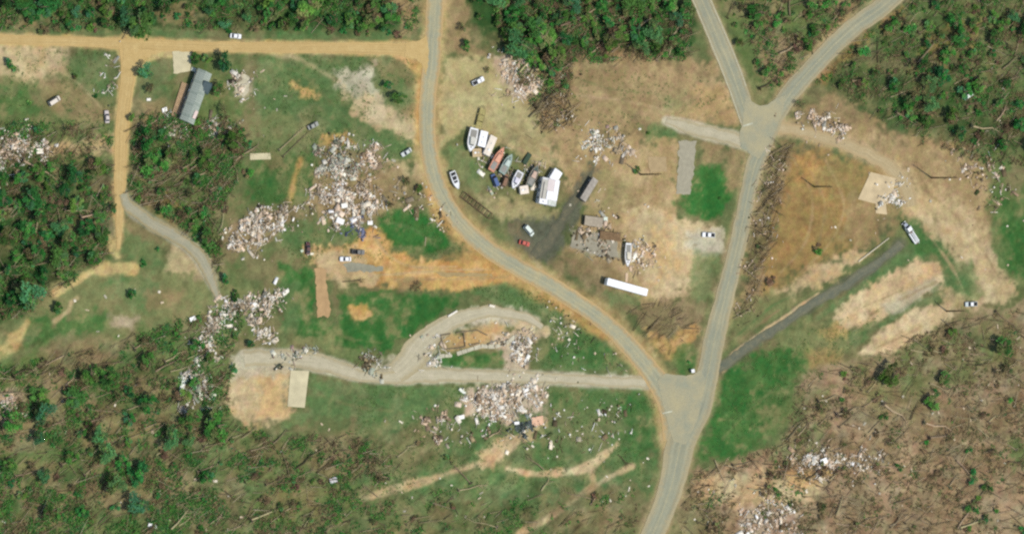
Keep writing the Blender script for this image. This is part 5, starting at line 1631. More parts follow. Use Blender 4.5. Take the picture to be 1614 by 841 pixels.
panel("white round-cornered scrap in the lower middle grass", 525, 756, 3.2, 2.0, (206, 204, 206), R(15), z=.4)
panel("long white sheet at the north bend of the loop drive", 713, 494, 4.6, .8, (232, 226, 212), R(28), z=.35, tilt=(.2, .05))
panel("white sheet at the top of the loop drive", 775, 482, 2.6, .9, (236, 228, 210), R(-12), z=.35, tilt=(.2, .1))
panel("white sheet at the west rim of the brightest white heap", 728, 616, 3.4, 1.1, (232, 236, 222), R(-35), z=.4, tilt=(.2, .1))
panel("white sheet at the south west rim of the brightest white heap", 726, 657, 3.0, 1.6, (250, 248, 240), R(10), z=.4)
panel("white sheet on the twisted metal", 813, 666, 2.2, 1.1, (255, 255, 252), R(5), z=.9)
panel("white square sheet on the low grey box trailer", 954, 346, 1.8, 2.0, (226, 236, 220), R(5), z=.3)

# ================================================================== VEGETATION
def leaf_quads(cen, size, rng, up=.5):
    """random leaf-clump quads around centres (n,3)"""
    n = len(cen)
    nrm = rng.normal(0, 1, (n, 3))
    nrm[:, 2] = np.abs(nrm[:, 2]) + up + .5
    nrm /= np.linalg.norm(nrm, axis=1)[:, None]
    t = np.cross(nrm, rng.normal(0, 1, (n, 3)))
    t /= np.linalg.norm(t, axis=1)[:, None]
    b = np.cross(nrm, t)
    s = (size * rng.uniform(.6, 1.3, n))[:, None]
    e = rng.uniform(.5, .9, n)[:, None]
    v = np.stack([cen - t * s - b * s * e * .4, cen + t * s * .2 - b * s * e, cen + t * s + b * s * e * .3, cen - t * s * .3 + b * s * e], 1)
    return v


GREENS = [A(94, 152, 66), A(74, 134, 62), A(116, 158, 84), A(84, 140, 84), A(66, 122, 58)]
DULLS = [A(124, 134, 82), A(144, 130, 92), A(108, 126, 76), A(136, 114, 88)]
DEADS = [A(146, 126, 94), A(122, 106, 80), A(160, 138, 104), A(112, 110, 76)]


def crown_mesh(name, r, h, z0, n, pal, seed, lobes=8, size=.42, gap=.0):
    """crown of separate leaf clumps gathered in uneven lobes"""
    rg = np.random.default_rng(seed)
    th = rg.uniform(0, 2 * np.pi, lobes)
    rad = r * np.sqrt(rg.uniform(.02, .75, lobes))
    lc = np.stack([rad * np.cos(th), rad * np.sin(th), z0 + h * rg.uniform(.25, .85, lobes)], -1)
    lr = r * rg.uniform(.22, .52, lobes)
    k = rg.integers(0, lobes, n)
    d = rg.normal(0, 1, (n, 3))
    d /= np.linalg.norm(d, axis=1)[:, None]
    d[:, 2] = np.abs(d[:, 2]) * .9 - .25
    rr_ = lr[k] * rg.uniform(.35, 1.2, n)
    c = lc[k] + d * rr_[:, None] * np.array([1, 1, .75 * h / r * .6])
    v = leaf_quads(c, np.full(n, size), rg).reshape(-1, 3)
    q = np.arange(4 * n).reshape(-1, 4)
    pal = np.array(pal)
    lt = pal[rg.integers(0, len(pal), lobes)] * rg.uniform(.75, 1.25, (lobes, 1))
    col = np.clip(lt[k] * rg.uniform(.8, 1.25, (n, 1)), 0, .6)
    return mesh_np(name, v, q, np.repeat(col, 4, 0))


def trunk_mesh(name, h, r, seed, limbs=6, spread=1.6):
    rg = random.Random(seed)
    mb = MB()
    top = Vector((rg.uniform(-.4, .4), rg.uniform(-.4, .4), h))
    mid = Vector((rg.uniform(-.2, .2), rg.uniform(-.2, .2), h * .5))
    mb.tube([(0, 0, -.15), mid, top], [r * 1.3, r, r * .35], 7)
    for i in range(limbs):
        z = h * rg.uniform(.4, .9)
        a = rg.uniform(0, 6.28)
        L = spread * rg.uniform(.5, 1.1)
        p0 = Vector((0, 0, z))
        p1 = p0 + Vector((math.cos(a) * L * .5, math.sin(a) * L * .5, L * .35))
        p2 = p0 + Vector((math.cos(a) * L, math.sin(a) * L, L * .55))
        mb.tube([p0, p1, p2], [r * .45, r * .3, r * .1], 5)
    return mb.mesh(name)


M_leaf = leaf_mat("green_leaves", .32)
M_bark = mat("grey_brown_bark", A(140, 124, 98), .9, .3, 1.5, rnd=.2)
M_barkp = mat("pale_stripped_wood", A(178, 160, 126), .9, .2, 1.5, rnd=.25)
M_barkd = mat("dark_wet_bark", A(98, 86, 64), .9, .3, 1.5, rnd=.2)

TREE_V = []
for i in range(9):
    r = (2.4, 2.9, 3.4, 3.9, 2.2, 3.1, 2.7, 3.6, 2.0)[i]
    h = r * 1.15
    tm = trunk_mesh("trunk", 1.6 + h * .7, .16 + .03 * r, 50 + i, 6, r * .7)
    tm.materials.append(M_bark)
    pal = (GREENS, GREENS[:2] + GREENS[4:], GREENS + DULLS[:1], GREENS[2:4] + DULLS[2:3], GREENS, GREENS[:3] + DULLS[:1])[i] if i < 6 else GREENS[:3] + DULLS[:3]
    cm = crown_mesh("crown", r, h, .7, int(210 * r), pal, 60 + i, 11 + i % 5, .34)
    cm.materials.append(M_leaf)
    TREE_V.append((tm, cm, r, .7 + h * .55))
DEAD_V = []
for i in range(4):
    r = 2.0 + .4 * i
    tm = trunk_mesh("trunk", 2.6 + r, .15, 90 + i, 10, r)
    tm.materials.append(M_barkd)
    cm = crown_mesh("crown", r, r * 1.0, .8, 170 + 40 * i, DEADS + DULLS, 95 + i, 9, .26)
    cm.materials.append(M_leaf)
    DEAD_V.append((tm, cm, r, 2.0))
BUSH_V = []
for i in range(10):
    r = 1.0 + .12 * i
    cm = crown_mesh("bush", r, r * .9, -.1, int(110 * r), (GREENS if i < 5 else GREENS[:2] + DULLS) if i < 8 else DEADS + DULLS, 110 + i, 6, .30)
    cm.materials.append(M_leaf)
    BUSH_V.append((cm, r))

_roads = [(ROAD_MAIN, 16), (ROAD_EAST, 16), (ROAD_NORTH, 16), (DIRT_ROAD, 10), (DIRT_LANE, 13), (LANE_GREY, 11), (DRIVE_LOOP_S, 14), (DRIVE_LOOP_N, 13), (DRIVE_EAST, 12), (DRIVE_BLACK, 8), (DRIVE_WEST, 12)]


def off_road(x, y, extra=0.0):
    ok = np.ones(np.shape(x), bool)
    for pts, hw in _roads:
        ok &= segdist(x, y, [(p[0], p[1]) for p in pts]) > hw + extra
    return ok


def scatter(poly, n, mind, rng, extra=0.0, clump=0.0, seed=5):
    xs, ys = [p[0] for p in poly], [p[1] for p in poly]
    out = []
    tries = 0
    while len(out) < n and tries < 60:
        tries += 1
        x = rng.uniform(min(xs), max(xs), 200)
        y = rng.uniform(min(ys), max(ys), 200)
        ok = inside(x, y, poly) & off_road(x, y, extra)
        if clump:
            ok &= rng.random(200) < (1 - clump) + clump * sstep(.42, .62, vnoise(x / 28 + seed, y / 28, 200 + seed))
        for a, b in zip(x[ok], y[ok]):
            if all((a - c) ** 2 + (b - d) ** 2 > mind * mind for c, d in out):
                out.append((a, b))
                if len(out) >= n:
                    break
        if tries % 12 == 11:
            mind *= .8
    return out


def plant_tree(px, py, label, group, var=None, scale=None, name="tree", rng=RNG):
    V = var or TREE_V[rng.integers(0, len(TREE_V))]
    tm, cm, r, hc = V
    s = scale or float(rng.choice([.62, .75, .9, 1.0, 1.15, 1.35]))
    p = P(px, py, hc * s)
    o = thing(name, label, "tree", (p.x, p.y, -.05), float(rng.uniform(0, 6.28)), group)
    o.scale = (s * float(rng.uniform(.75, 1.35)), s * float(rng.uniform(.75, 1.3)), s * float(rng.uniform(.8, 1.15)))
    link("trunk", tm, None, o)
    link("crown", cm, None, o)
    return o


WOODS = [
    ("leafy tree in the top left woods above the dirt road", "trees of the top left woods", [(-14, -10), (655, -10), (648, 36), (560, 46), (400, 42), (345, 46), (330, 20), (255, 14), (240, 40), (200, 38), (110, 40), (50, 34), (0, 20)], 54, 17, TREE_V),
    ("leafy tree in the top middle woods between two roads", "trees of the top middle woods", [(745, -10), (1088, -10), (1082, 84), (1030, 84), (960, 68), (895, 84), (868, 124), (850, 112), (800, 72), (760, 40)], 50, 19, TREE_V),
    ("leafy tree in the wedge between the north road and the east road", "trees of the wedge woods", [(1136, -10), (1356, -10), (1300, 56), (1240, 110), (1200, 120), (1160, 60)], 12, 22, TREE_V[4:]),
    ("leafy tree in the north east woods", "trees of the north east woods", [(1450, -10), (1626, -10), (1626, 240), (1560, 228), (1480, 196), (1400, 196), (1330, 150), (1310, 126), (1370, 70)], 42, 23, TREE_V),
    ("leafy tree in the left edge woods west of the dirt lane", "trees of the left edge woods", [(-14, 262), (60, 264), (150, 256), (174, 280), (172, 390), (140, 416), (80, 444), (30, 486), (-14, 500)], 42, 23, TREE_V),
    ("leafy tree in the torn woods east of the dirt lane", "trees of the torn woods", [(208, 196), (376, 206), (390, 260), (352, 320), (345, 420), (380, 450), (346, 440), (320, 376), (270, 342), (212, 300)], 16, 24, TREE_V[4:]),
    ("leafy tree left standing in the south west blowdown", "trees of the south west blowdown", [(20, 650), (160, 560), (330, 540), (350, 660), (360, 740), (240, 800), (60, 820), (-10, 760)], 36, 26, TREE_V),
    ("leafy tree left standing in the south east blowdown", "trees of the south east blowdown", [(1330, 580), (1500, 520), (1610, 510), (1610, 610), (1440, 640), (1340, 640)], 5, 40, TREE_V[6:]),
]
for li, (lab, grp, poly, n, mind, vs_) in enumerate(WOODS):
    for (x, y) in scatter(poly, n, mind, RNG, 9, 0.25, li):
        plant_tree(x, y, lab, grp, vs_[RNG.integers(0, len(vs_))])

for lab, grp, poly, n in [
    ("brown stripped tree in the north east woods", "stripped trees of the north east woods", [(1440, 0), (1610, 0), (1610, 120), (1460, 120), (1370, 90)], 6),
    ("brown stripped tree in the top middle woods", "stripped trees of the top middle woods", [(850, 20), (1080, 20), (1080, 80), (900, 84), (860, 124)], 4),
    ("brown stripped tree in the left edge woods", "stripped trees of the left edge woods", [(10, 280), (174, 280), (172, 380), (20, 480)], 4),
    ("brown stripped tree in the torn woods east of the dirt lane", "stripped trees of the torn woods", [(212, 200), (380, 210), (350, 320), (345, 400), (300, 350), (214, 300)], 6),
    ("brown stripped tree in the wedge between two roads", "stripped trees of the wedge", [(1140, 0), (1350, 0), (1240, 110), (1200, 120)], 4),
    ("brown stripped tree in the south west blowdown", "stripped trees of the south west blowdown", [(10, 600), (340, 520), (350, 700), (240, 800), (10, 800)], 6),
    ("brown stripped tree in the south east blowdown", "stripped trees of the south east blowdown", [(1240, 640), (1330, 570), (1600, 500), (1600, 760), (1260, 700)], 7),
]:
    for (x, y) in scatter(poly, n, 30, RNG, 8):
        plant_tree(x, y, lab, grp, DEAD_V[RNG.integers(0, 4)], float(RNG.uniform(.6, 1.0)))

# trees and bushes that stand alone
for (x, y, s, kind, lab) in [
    (613, 134, .8, 0, "dark tree in the grass beside the gravel triangle, northern of two"),
    (628, 154, .85, 2, "dark tree in the grass beside the gravel triangle, southern of two"),
    (233, 112, 1.0, 3, "green tree inside the bend of the dirt lane"),
    (236, 140, 1.0, 'd', "brown torn tree inside the bend of the dirt lane"),
    (308, 92, .8, 1, "green tree north of the grey-roofed home"),
    (325, 92, .7, 0, "lighter green tree just north of the grey roof"),
    (352, 98, 1.0, 2, "dark tree north east of the grey-roofed home"),
    (345, 142, .85, 6, "green tree close to the east wall of the grey-roofed home"),
    (350, 172, .9, 'd', "dark brown tree south east of the grey-roofed home"),
    (208, 186, .8, 8, "dark bushy tree on the east edge of the dirt lane"),
    (736, 72, .8, 1, "dark tree on the east verge of the main road near the top"),
    (728, 44, .8, 'd', "brown stripped tree on the verge east of the main road"),
    (640, 284, .9, 'd', "dark brown tree west of the main road bend"),
    (661, 296, .8, 8, "small green tree beside the main road bend"),
    (616, 322, .8, 'd', "broken brown tree east of the biggest pinkish heap"),
    (208, 463, .85, 4, "round dark tree alone in the western clearing"),
    (92, 484, .9, 4, "dark tree at the edge of the western clearing"),
    (768, 110, .55, 'd', "dark bush-like tree added as the shadow behind the white pickup"),  # added tree shape, stands in for a dark shadow behind the pickup
    (658, 452, .7, 'd', "dark reddish brush at the south rim of the orange lot"),
    (1262, 164, .8, 'd', "dark torn tree beside the rubble at the junction"),
    (1582, 40, .9, 5, "tall tree in the far top right corner"),
    (395, 542, .7, 4, "dark green tree at the north corner of the tan clearing"),
    (372, 528, .6, 0, "bright green tree at the end of the wreckage trail"),
    (15, 100, .8, 4, "dark tree at the left edge below the dirt road"),
    (60, 205, .8, 4, "green tree north east of the far left heap"),
    (62, 262, .6, 4, "dark tree south of the far left heap"),
    (110, 204, .9, 'd', "grey brown torn tree west of the lane by the far left heap"),
    (355, 440, .8, 4, "dark tree at the end of the grey lane"),
    (372, 466, .7, 1, "dark tree north of the winding wreckage trail"),
    (300, 305, .9, 'd', "grey tangled tree in the torn woods"),
]:
    v = DEAD_V[int(x) % 4] if kind == 'd' else TREE_V[kind]
    plant_tree(x, y, lab, None, v, s)


def plant_bush(px, py, label, group, k=None, s=None):
    k = int(RNG.integers(0, len(BUSH_V))) if k is None else k
    cm, r = BUSH_V[k]
    s = s or float(RNG.uniform(.7, 1.3))
    p = P(px, py, .5)
    o = link("bush", cm, None, None, (p.x, p.y, -.05), float(RNG.uniform(0, 6.28)))
    o.scale = (s, s, s * .9)
    return tag(o, label, "bush", group)


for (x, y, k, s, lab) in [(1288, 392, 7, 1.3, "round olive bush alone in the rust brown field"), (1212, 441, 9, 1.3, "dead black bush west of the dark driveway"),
                          (1198, 386, 8, .9, "small dark bush on the roadside above the dead black bush"), (1003, 268, 3, 1.2, "dark bush added as the shadow of the snapped trunk by the square slab"),  # bush by the slab is added in place of the trunk's shadow blob
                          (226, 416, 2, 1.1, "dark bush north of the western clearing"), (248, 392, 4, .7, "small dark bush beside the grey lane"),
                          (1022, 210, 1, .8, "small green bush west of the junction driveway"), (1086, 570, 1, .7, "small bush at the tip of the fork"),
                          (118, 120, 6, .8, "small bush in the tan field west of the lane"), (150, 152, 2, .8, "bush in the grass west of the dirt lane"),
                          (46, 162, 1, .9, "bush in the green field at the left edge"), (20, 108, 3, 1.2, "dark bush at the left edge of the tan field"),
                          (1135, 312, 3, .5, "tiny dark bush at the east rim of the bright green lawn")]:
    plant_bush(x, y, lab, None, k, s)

BUSHES = [
    ("low bush under the top left woods", "bushes of the top left woods", [(-10, 20), (650, 20), (640, 56), (-10, 48)], 40, 0, 10),
    ("low bush under the top middle woods", "bushes of the top middle woods", [(745, 0), (1088, 0), (1090, 92), (900, 96), (870, 140), (800, 84)], 40, 0, 8),
    ("low bush in the wedge between the north road and the east road", "bushes of the wedge", [(1136, 0), (1350, 0), (1236, 130), (1200, 140)], 26, 0, 10),
    ("low bush under the north east woods", "bushes of the north east woods", [(1420, 10), (1610, 0), (1610, 250), (1480, 206), (1300, 140)], 46, 0, 8),
    ("low bush under the left edge woods", "bushes of the left edge woods", [(0, 256), (176, 266), (174, 400), (60, 470), (0, 500)], 40, 0, 8),
    ("low bush in the torn woods east of the dirt lane", "bushes of the torn woods", [(208, 180), (390, 190), (400, 260), (356, 330), (350, 440), (310, 380), (210, 310)], 36, 0, 8),
    ("low bush in the south west blowdown", "bushes of the south west blowdown", [(0, 580), (180, 540), (350, 500), (356, 670), (470, 690), (560, 740), (420, 841), (0, 841)], 46, 0, 10),
    ("low bush in the south east blowdown", "bushes of the south east blowdown", [(1230, 700), (1280, 600), (1420, 560), (1610, 490), (1610, 841), (1090, 841), (1100, 750)], 16, 7, 10),
]
for li, (lab, grp, poly, n, k0, kn) in enumerate(BUSHES):
    for (x, y) in scatter(poly, n, 12, RNG, 4, .5, 20 + li):
        plant_bush(x, y, lab, grp, int(RNG.integers(k0, kn)))

# ------------------------------------------------------------------ fallen trees
FALL_V = []
for i in range(9):
    rg = random.Random(300 + i)
    L = (7, 9, 11, 13, 8, 10, 15, 6, 12)[i]
    r = .11 + .0075 * L
    tmb = MB().tube([(0, 0, r), (L * .35, rg.uniform(-.2, .2), r * 1.1), (L * .7, rg.uniform(-.4, .4), r), (L, rg.uniform(-.6, .6), r * .8)], [r, r * .85, r * .6, r * .2], 7)
    bmb = MB()
    for k in range(9):
        x = L * rg.uniform(.4, .95)
        a = rg.uniform(.35, 1.0) * rg.choice((-1, 1))
        bl_ = rg.uniform(1.0, 2.8)
        bmb.tube([(x, 0, r), (x + bl_ * .5 * math.cos(a), bl_ * .5 * math.sin(a), r + rg.uniform(0, .5)), (x + bl_ * math.cos(a), bl_ * math.sin(a), r + rg.uniform(-.1, .8))], [.07, .05, .02], 4)
    rmb = None
    if i % 3 == 0:
        rmb = MB()
        for k in range(8):
            a = k * .785 + rg.uniform(-.3, .3)
            rmb.tube([(0, 0, r), (-.25, math.cos(a) * .6, r + math.sin(a) * .6 + .2), (-.35, math.cos(a) * 1.1, max(.05, r + math.sin(a) * 1.1 + .3))], [.2, .14, .04], 4)
    cm = None
    if i % 2 == 0:
        cm = crown_mesh("crown", 1.9, 1.1, 0.0, 130, (GREENS + DULLS) if i % 4 else (DEADS + DULLS), 400 + i, 6, .30)
        v = np.zeros(len(cm.vertices) * 3, np.float32)
        cm.vertices.foreach_get("co", v)
        v = v.reshape(-1, 3)
        v[:, 0] = v[:, 0] * 1.5 + L * .82
        cm.vertices.foreach_set("co", v.ravel())
        cm.materials.append(M_leaf)
    FALL_V.append((tmb.mesh("trunk"), bmb.mesh("branch"), rmb.mesh("root_plate") if rmb else None, cm, L))
FALL_M = []
for tm, bmh, rm, cm, L in FALL_V:
    vs2 = []
    for mt in (M_bark, M_barkp, M_barkd):
        a = [x.copy() if x else None for x in (tm, bmh, rm)]
        for x in a:
            if x:
                x.materials.append(mt)
        vs2.append(a)
    FALL_M.append((vs2, cm, L))


def fallen(px, py, ang, label, group, i=None, mk=None, s=None, green=True):
    i = int(RNG.integers(0, 9)) if i is None else i
    vs2, cm, L = FALL_M[i]
    mk = int(RNG.choice(3, p=(.40, .44, .16))) if mk is None else mk
    s = s or float(RNG.uniform(.7, 1.1))
    p = P(px, py)
    o = thing("fallen_tree", label, "fallen tree", (p.x - math.cos(ang) * L * s / 2, p.y - math.sin(ang) * L * s / 2, float(RNG.uniform(.02, .5))), ang, group)
    fat = 1.7 if RNG.random() < .35 else 1.0
    o.scale = (s, s * fat, s * fat)
    t, b_, r_ = vs2[mk]
    link("trunk", t, None, o)
    link("branch", b_, None, o)
    if r_:
        link("root_plate", r_, None, o)
    if cm and green and RNG.random() < .6:
        link("crown", cm, None, o)
    return o


for lab, grp, poly, n, angs, sd in [
    ("fallen tree in the south west blowdown", "fallen trees of the south west blowdown", [(0, 590), (180, 550), (340, 500), (356, 670), (470, 690), (600, 740), (560, 841), (0, 841)], 70, (24, 30, 36, 20), .16),
    ("fallen tree in the southern slope grass", "fallen trees of the southern slope", [(560, 690), (740, 660), (1000, 640), (1020, 740), (940, 820), (560, 830)], 18, (26, 34, 150), .3),
    ("fallen tree in the top middle woods", "fallen trees of the top middle woods", [(840, 10), (1080, 10), (1080, 90), (900, 96), (890, 190), (850, 190), (800, 80)], 34, (36, 42, 30), .2),
    ("fallen tree in the wedge between the north road and the east road", "fallen trees of the wedge", [(1140, 0), (1350, 0), (1236, 130), (1200, 140)], 14, (30, 60), .5),
    ("fallen tree in the north east woods", "fallen trees of the north east woods", [(1400, 20), (1610, 0), (1610, 250), (1480, 206), (1310, 140)], 40, (28, 40, 15), .35),
    ("fallen tree in the left edge woods", "fallen trees of the left edge woods", [(0, 256), (176, 266), (174, 400), (60, 470), (0, 500)], 24, (35, 50, 20), .4),
    ("fallen tree in the torn woods east of the dirt lane", "fallen trees of the torn woods", [(208, 180), (390, 190), (400, 260), (356, 330), (350, 440), (310, 380), (210, 310)], 24, (40, 55, 20), .5),
    ("fallen tree in the south east blowdown", "fallen trees of the south east blowdown", [(1230, 700), (1280, 600), (1420, 560), (1610, 490), (1610, 841), (1090, 841), (1100, 750)], 90, (-8, -16, 32, 2, 40, -30), .25),
]:
    for (x, y) in scatter(poly, n, 11, RNG, 12):
        fallen(x, y, R(float(RNG.choice(angs))) + float(RNG.normal(0, sd)), lab, grp)
for (x0, y0, x1, y1, i, mk, lab) in [
    (446, 246, 490, 204, 6, 0, "long grey fallen trunk below the wrecked car, southern of two"),
    (440, 236, 484, 196, 6, 1, "long grey fallen trunk below the wrecked car, northern of two"),
    (1536, 661, 1496, 655, 3, 1, "long pale trunk lying bare in the south east blowdown"),
    (1462, 687, 1484, 688, 4, 1, "short pale trunk west of the long bare one"),
    (1600, 708, 1566, 690, 3, 1, "pale slanting trunk at the right edge"),
    (180, 260, 150, 261, 4, 2, "dark trunk lying across the verge of the dirt lane"),
    (540, 444, 580, 440, 1, 2, "dark thin trunk in the south of the orange lot"),
    (974, 716, 990, 732, 7, 2, "short dark trunk between the sandy tracks"),
    (100, 560, 50, 586, 5, 1, "pale twin trunk south of the western clearing"),
    (380, 690, 405, 672, 4, 1, "bleached trunk south of the tan clearing"),
    (786, 155, 806, 149, 7, 1, "short pale trunk on the sandy lot"),
]:
    a_ = heading((x0, y0), (x1, y1))
    L = (P(x1, y1) - P(x0, y0)).length
    ft = fallen((x0 + x1) / 2, (y0 + y1) / 2, a_, lab, None, i, mk, L / FALL_M[i][2], False)
    ft.scale = (ft.scale[0], ft.scale[1] * .7, ft.scale[2] * .7)

# bare trunks still standing
for (x, y, H, lab) in [(1283, 294, 14.5, "bare snapped trunk standing in the rust brown field"), (1468, 280, 21, "tall bare snapped trunk on the brown ground east of the house slab"),
                       (1010, 275, 17, "bare snapped trunk standing by the small square slab"), (1492, 490, 14, "bare snapped trunk beside the silver pickup")]:
    p = P(x, y)
    o = thing("bare_tree", lab, "tree", (p.x, p.y, 0), RNG.uniform(0, 6))
    rg = random.Random(int(x))
    MB().tube([(0, 0, -.1), (.1, .05, H * .5), (.25, .1, H)], [.36, .26, .14], 8).build("trunk", M_barkd, o)
    for k in range(5):
        z = H * rg.uniform(.55, .97)
        a = rg.uniform(0, 6.28)
        l_ = rg.uniform(.8, 2.0)
        MB().tube([(.12, .05, z), (.12 + math.cos(a) * l_, .05 + math.sin(a) * l_, z + l_ * .4)], [.10, .03], 5).build("branch", M_barkd, o)

# ------------------------------------------------------------------ loose scraps, each its own
SCRAP = []
for i in range(6):
    mb = MB()
    l, w = (.9, 1.4, 1.8, 1.1, 2.2, 1.2)[i], (.7, .8, 1.0, 1.1, .6, .5)[i]
    mb.box((0, 0, .12), (l, w, .06), (.12 * (i % 3 - 1), .15, 0))
    mb.box((.15, .1, .24), (l * .7, w * .25, .06), (0, -.2, .5))
    SCRAP.append(mb)
SCRAP_M = []
for i, mb in enumerate(SCRAP):
    for rgb in ((238, 228, 206), (212, 192, 162), (184, 178, 156)):
        me = mb.mesh("scrap")
        me.materials.append(mat("scrap_%d" % rgb[2], A(*rgb), .7, .15, 1.5))
        SCRAP_M.append(me)
for lab, grp, poly, n in [
    ("small pale scrap of building strewn in the south east blowdown", "scraps of the south east blowdown", [(1230, 720), (1280, 610), (1420, 570), (1610, 500), (1610, 841), (1090, 841), (1100, 750)], 100),
    ("small pale scrap of building strewn in the south west blowdown", "scraps of the south west blowdown", [(0, 590), (180, 540), (340, 510), (356, 670), (470, 690), (420, 841), (0, 841)], 50),
    ("small pale scrap of building strewn on the southern slope", "scraps of the southern slope", [(480, 660), (700, 650), (1020, 630), (1030, 760), (980, 820), (480, 820)], 42),
    ("small pale scrap in the grass between the middle heaps and the main road", "scraps west of the main road", [(440, 340), (490, 350), (560, 370), (640, 300), (700, 330), (690, 300), (620, 250), (480, 300)], 22),
    ("small pale scrap in the torn woods round the grey-roofed home", "scraps round the grey roof", [(208, 190), (400, 100), (470, 110), (420, 230), (360, 250), (210, 230)], 18),
    ("small pale scrap on the dry ground of the boat yard and slab", "scraps of the yard", [(880, 230), (1060, 230), (1060, 460), (960, 430), (880, 330)], 22),
    ("small pale scrap on the bare ground of the eastern fields", "scraps of the eastern fields", [(1240, 210), (1330, 220), (1600, 250), (1600, 480), (1500, 400), (1230, 440)], 18),
    ("small pale scrap in the western clearing", "scraps of the western clearing", [(60, 520), (120, 440), (330, 450), (330, 490), (100, 560)], 8),
    ("small pale scrap in the north east woods", "scraps of the north east woods", [(1330, 120), (1600, 100), (1600, 230), (1420, 200)], 6),
    ("small pale scrap on the green ground inside the fork", "scraps inside the fork", [(760, 470), (860, 470), (990, 570), (980, 588), (860, 580), (800, 490)], 10),
]:
    for (x, y) in scatter(poly, n, 4, RNG, 2, .93, 40 + n):
        p = P(x, y)
        o = link("scrap", SCRAP_M[int(RNG.integers(0, len(SCRAP_M)))], None, None, (p.x, p.y, .02), float(RNG.uniform(0, 6.28)))
        o.scale = (float(RNG.uniform(.4, 1.0)),) * 3
        tag(o, lab, "scrap", grp)

# ------------------------------------------------------------------ say which one: look, part of its wood, order from the top
ORD = ["top", "second", "third", "fourth", "fifth", "sixth", "seventh", "eighth", "ninth", "tenth", "eleventh", "twelfth", "thirteenth", "fourteenth", "fifteenth", "sixteenth"]
PARTS5 = ["western end", "west", "middle", "east", "eastern end"]
by_group = {}
for o in list(COL.objects):
    if o.parent is None and o.get("group"):
        by_group.setdefault(o["group"], []).append(o)
for grp, obs in by_group.items():
    if len(obs) < 2 or len({o["label"] for o in obs}) > 1:
        continue
    pos = []
    for o in obs:
        qx, qy = PX(np.array([o.location.x]), np.array([o.location.y]))
        pos.append((float(qx[0]), float(qy[0]), o))
    pos.sort(key=lambda t: t[0])
    x0, x1 = pos[0][0], pos[-1][0]
    nb = 1 if len(obs) <= 6 else 3 if len(obs) <= 24 else 5
    names = {1: [""], 3: ["western", "middle", "eastern"], 5: ["westernmost", "west central", "middle", "east central", "easternmost"]}[nb]
    cells = [[] for _ in range(nb)]
    for i_, t in enumerate(pos):
        cells[i_ * nb // len(pos)].append(t)
    for c_, nm in zip(cells, names):
        c_.sort(key=lambda t: t[1])
        for r_, (qx, qy, o) in enumerate(c_):
            base = o["label"]
            head = base
            for cut in (" of building strewn", " left standing", " above the dirt road", " between two roads", " between the north road and the east road", " west of the dirt lane", " east of the dirt lane"):
                head = head.replace(cut, "")
            head = head.replace("in the grass between the middle heaps and the main road", "in grass west of the main road").replace("on the dry ground of the boat yard and slab", "in the boat yard")
            head = head.replace("on the bare ground of the eastern fields", "in the eastern fields").replace("in the torn woods round the grey-roofed home", "round the grey-roofed home").replace("on the green ground inside", "inside")
            big = "" if "scrap" in base or "bush" in base else ("large " if o.scale[0] > 1.02 else "small " if o.scale[0] < .82 else "")
            n_ = len(c_)
            where = "topmost" if r_ == 0 else "bottom one" if r_ == n_ - 1 else "%s from top" % ORD[r_] if r_ < len(ORD) else "%s from bottom" % ORD[n_ - 1 - r_]
            o["label"] = big + head + (", %s %s" % (nm, "fifth" if nb == 5 else "third") if nm else "") + ", " + where

# ------------------------------------------------------------------ undergrowth and branch litter: uncountable
def region_points(polys, n, rng, clump=.6, seed=3, extra=3):
    X, Y = [], []
    for poly, w in polys:
        want = int(n * w)
        xs, ys = [p[0] for p in poly], [p[1] for p in poly]
        got = 0
        while got < want:
            x = rng.uniform(min(xs), max(xs), 6000)
            y = rng.uniform(min(ys), max(ys), 6000)
            d = vnoise(x / 14 + seed, y / 14, 240 + seed) * .5 + vnoise(x / 38, y / 38 + seed, 260 + seed) * .5
            k = inside(x, y, poly) & off_road(x, y, extra) & (rng.random(6000) < (1 - clump) + clump * sstep(.42, .62, d))
            k = np.nonzero(k)[0][:want - got]
            X.append(x[k])
            Y.append(y[k])
            got += len(k)
    X, Y = np.concatenate(X), np.concatenate(Y)
    # photograph pixels -> ground
    u, w_ = (X - CX) / CX * TN, (CY - Y) / CX * TN
    dx, dy, dz = FWD.x + RGT.x * u, w_, FWD.z + RGT.z * u
    t = -EYE.z / dz
    return np.stack([EYE.x + dx * t, EYE.y + dy * t, np.zeros_like(t)], -1), X, Y


UG_POLY = [(Z_SWU, .34), (Z_SB, .04), (Z_SE, .11), (Z_NW, .10), (Z_NM, .11), (Z_NE, .145), (Z_W, .09), (Z_MW, .11)]
rg = np.random.default_rng(77)
cen, X, Y = region_points(UG_POLY, 26000, rng=rg, clump=.97)
k = 9
# clumps of growth: height, leaf colour and bareness drift over tens of metres
f1 = vnoise(X / 22 + 3, Y / 22, 301) * .6 + vnoise(X / 7, Y / 7 + 5, 302) * .4
sz = rg.uniform(.45, 1.15, len(cen)) * (.6 + .8 * f1)
low = np.where(inside(X, Y, Z_SE), .4, np.where(inside(X, Y, Z_SW), .85, 1.0))
c = np.repeat(cen, k, 0) + rg.normal(0, .62, (len(cen) * k, 3)) * np.repeat(sz, k)[:, None] * np.array([1, 1, 0])
c[:, 2] = np.abs(rg.normal(0, .45, len(c))) * np.repeat(sz * low, k) + .06
v = leaf_quads(c, np.repeat(.17 + .14 * sz, k), rg, .8).reshape(-1, 3)
gp, dp = np.array(GREENS + GREENS[:2] + DULLS[2:3]), np.array(DULLS + DEADS)
f2 = vnoise(X / 18 - 9, Y / 18, 303) * .65 + vnoise(X / 6, Y / 6, 304) * .35
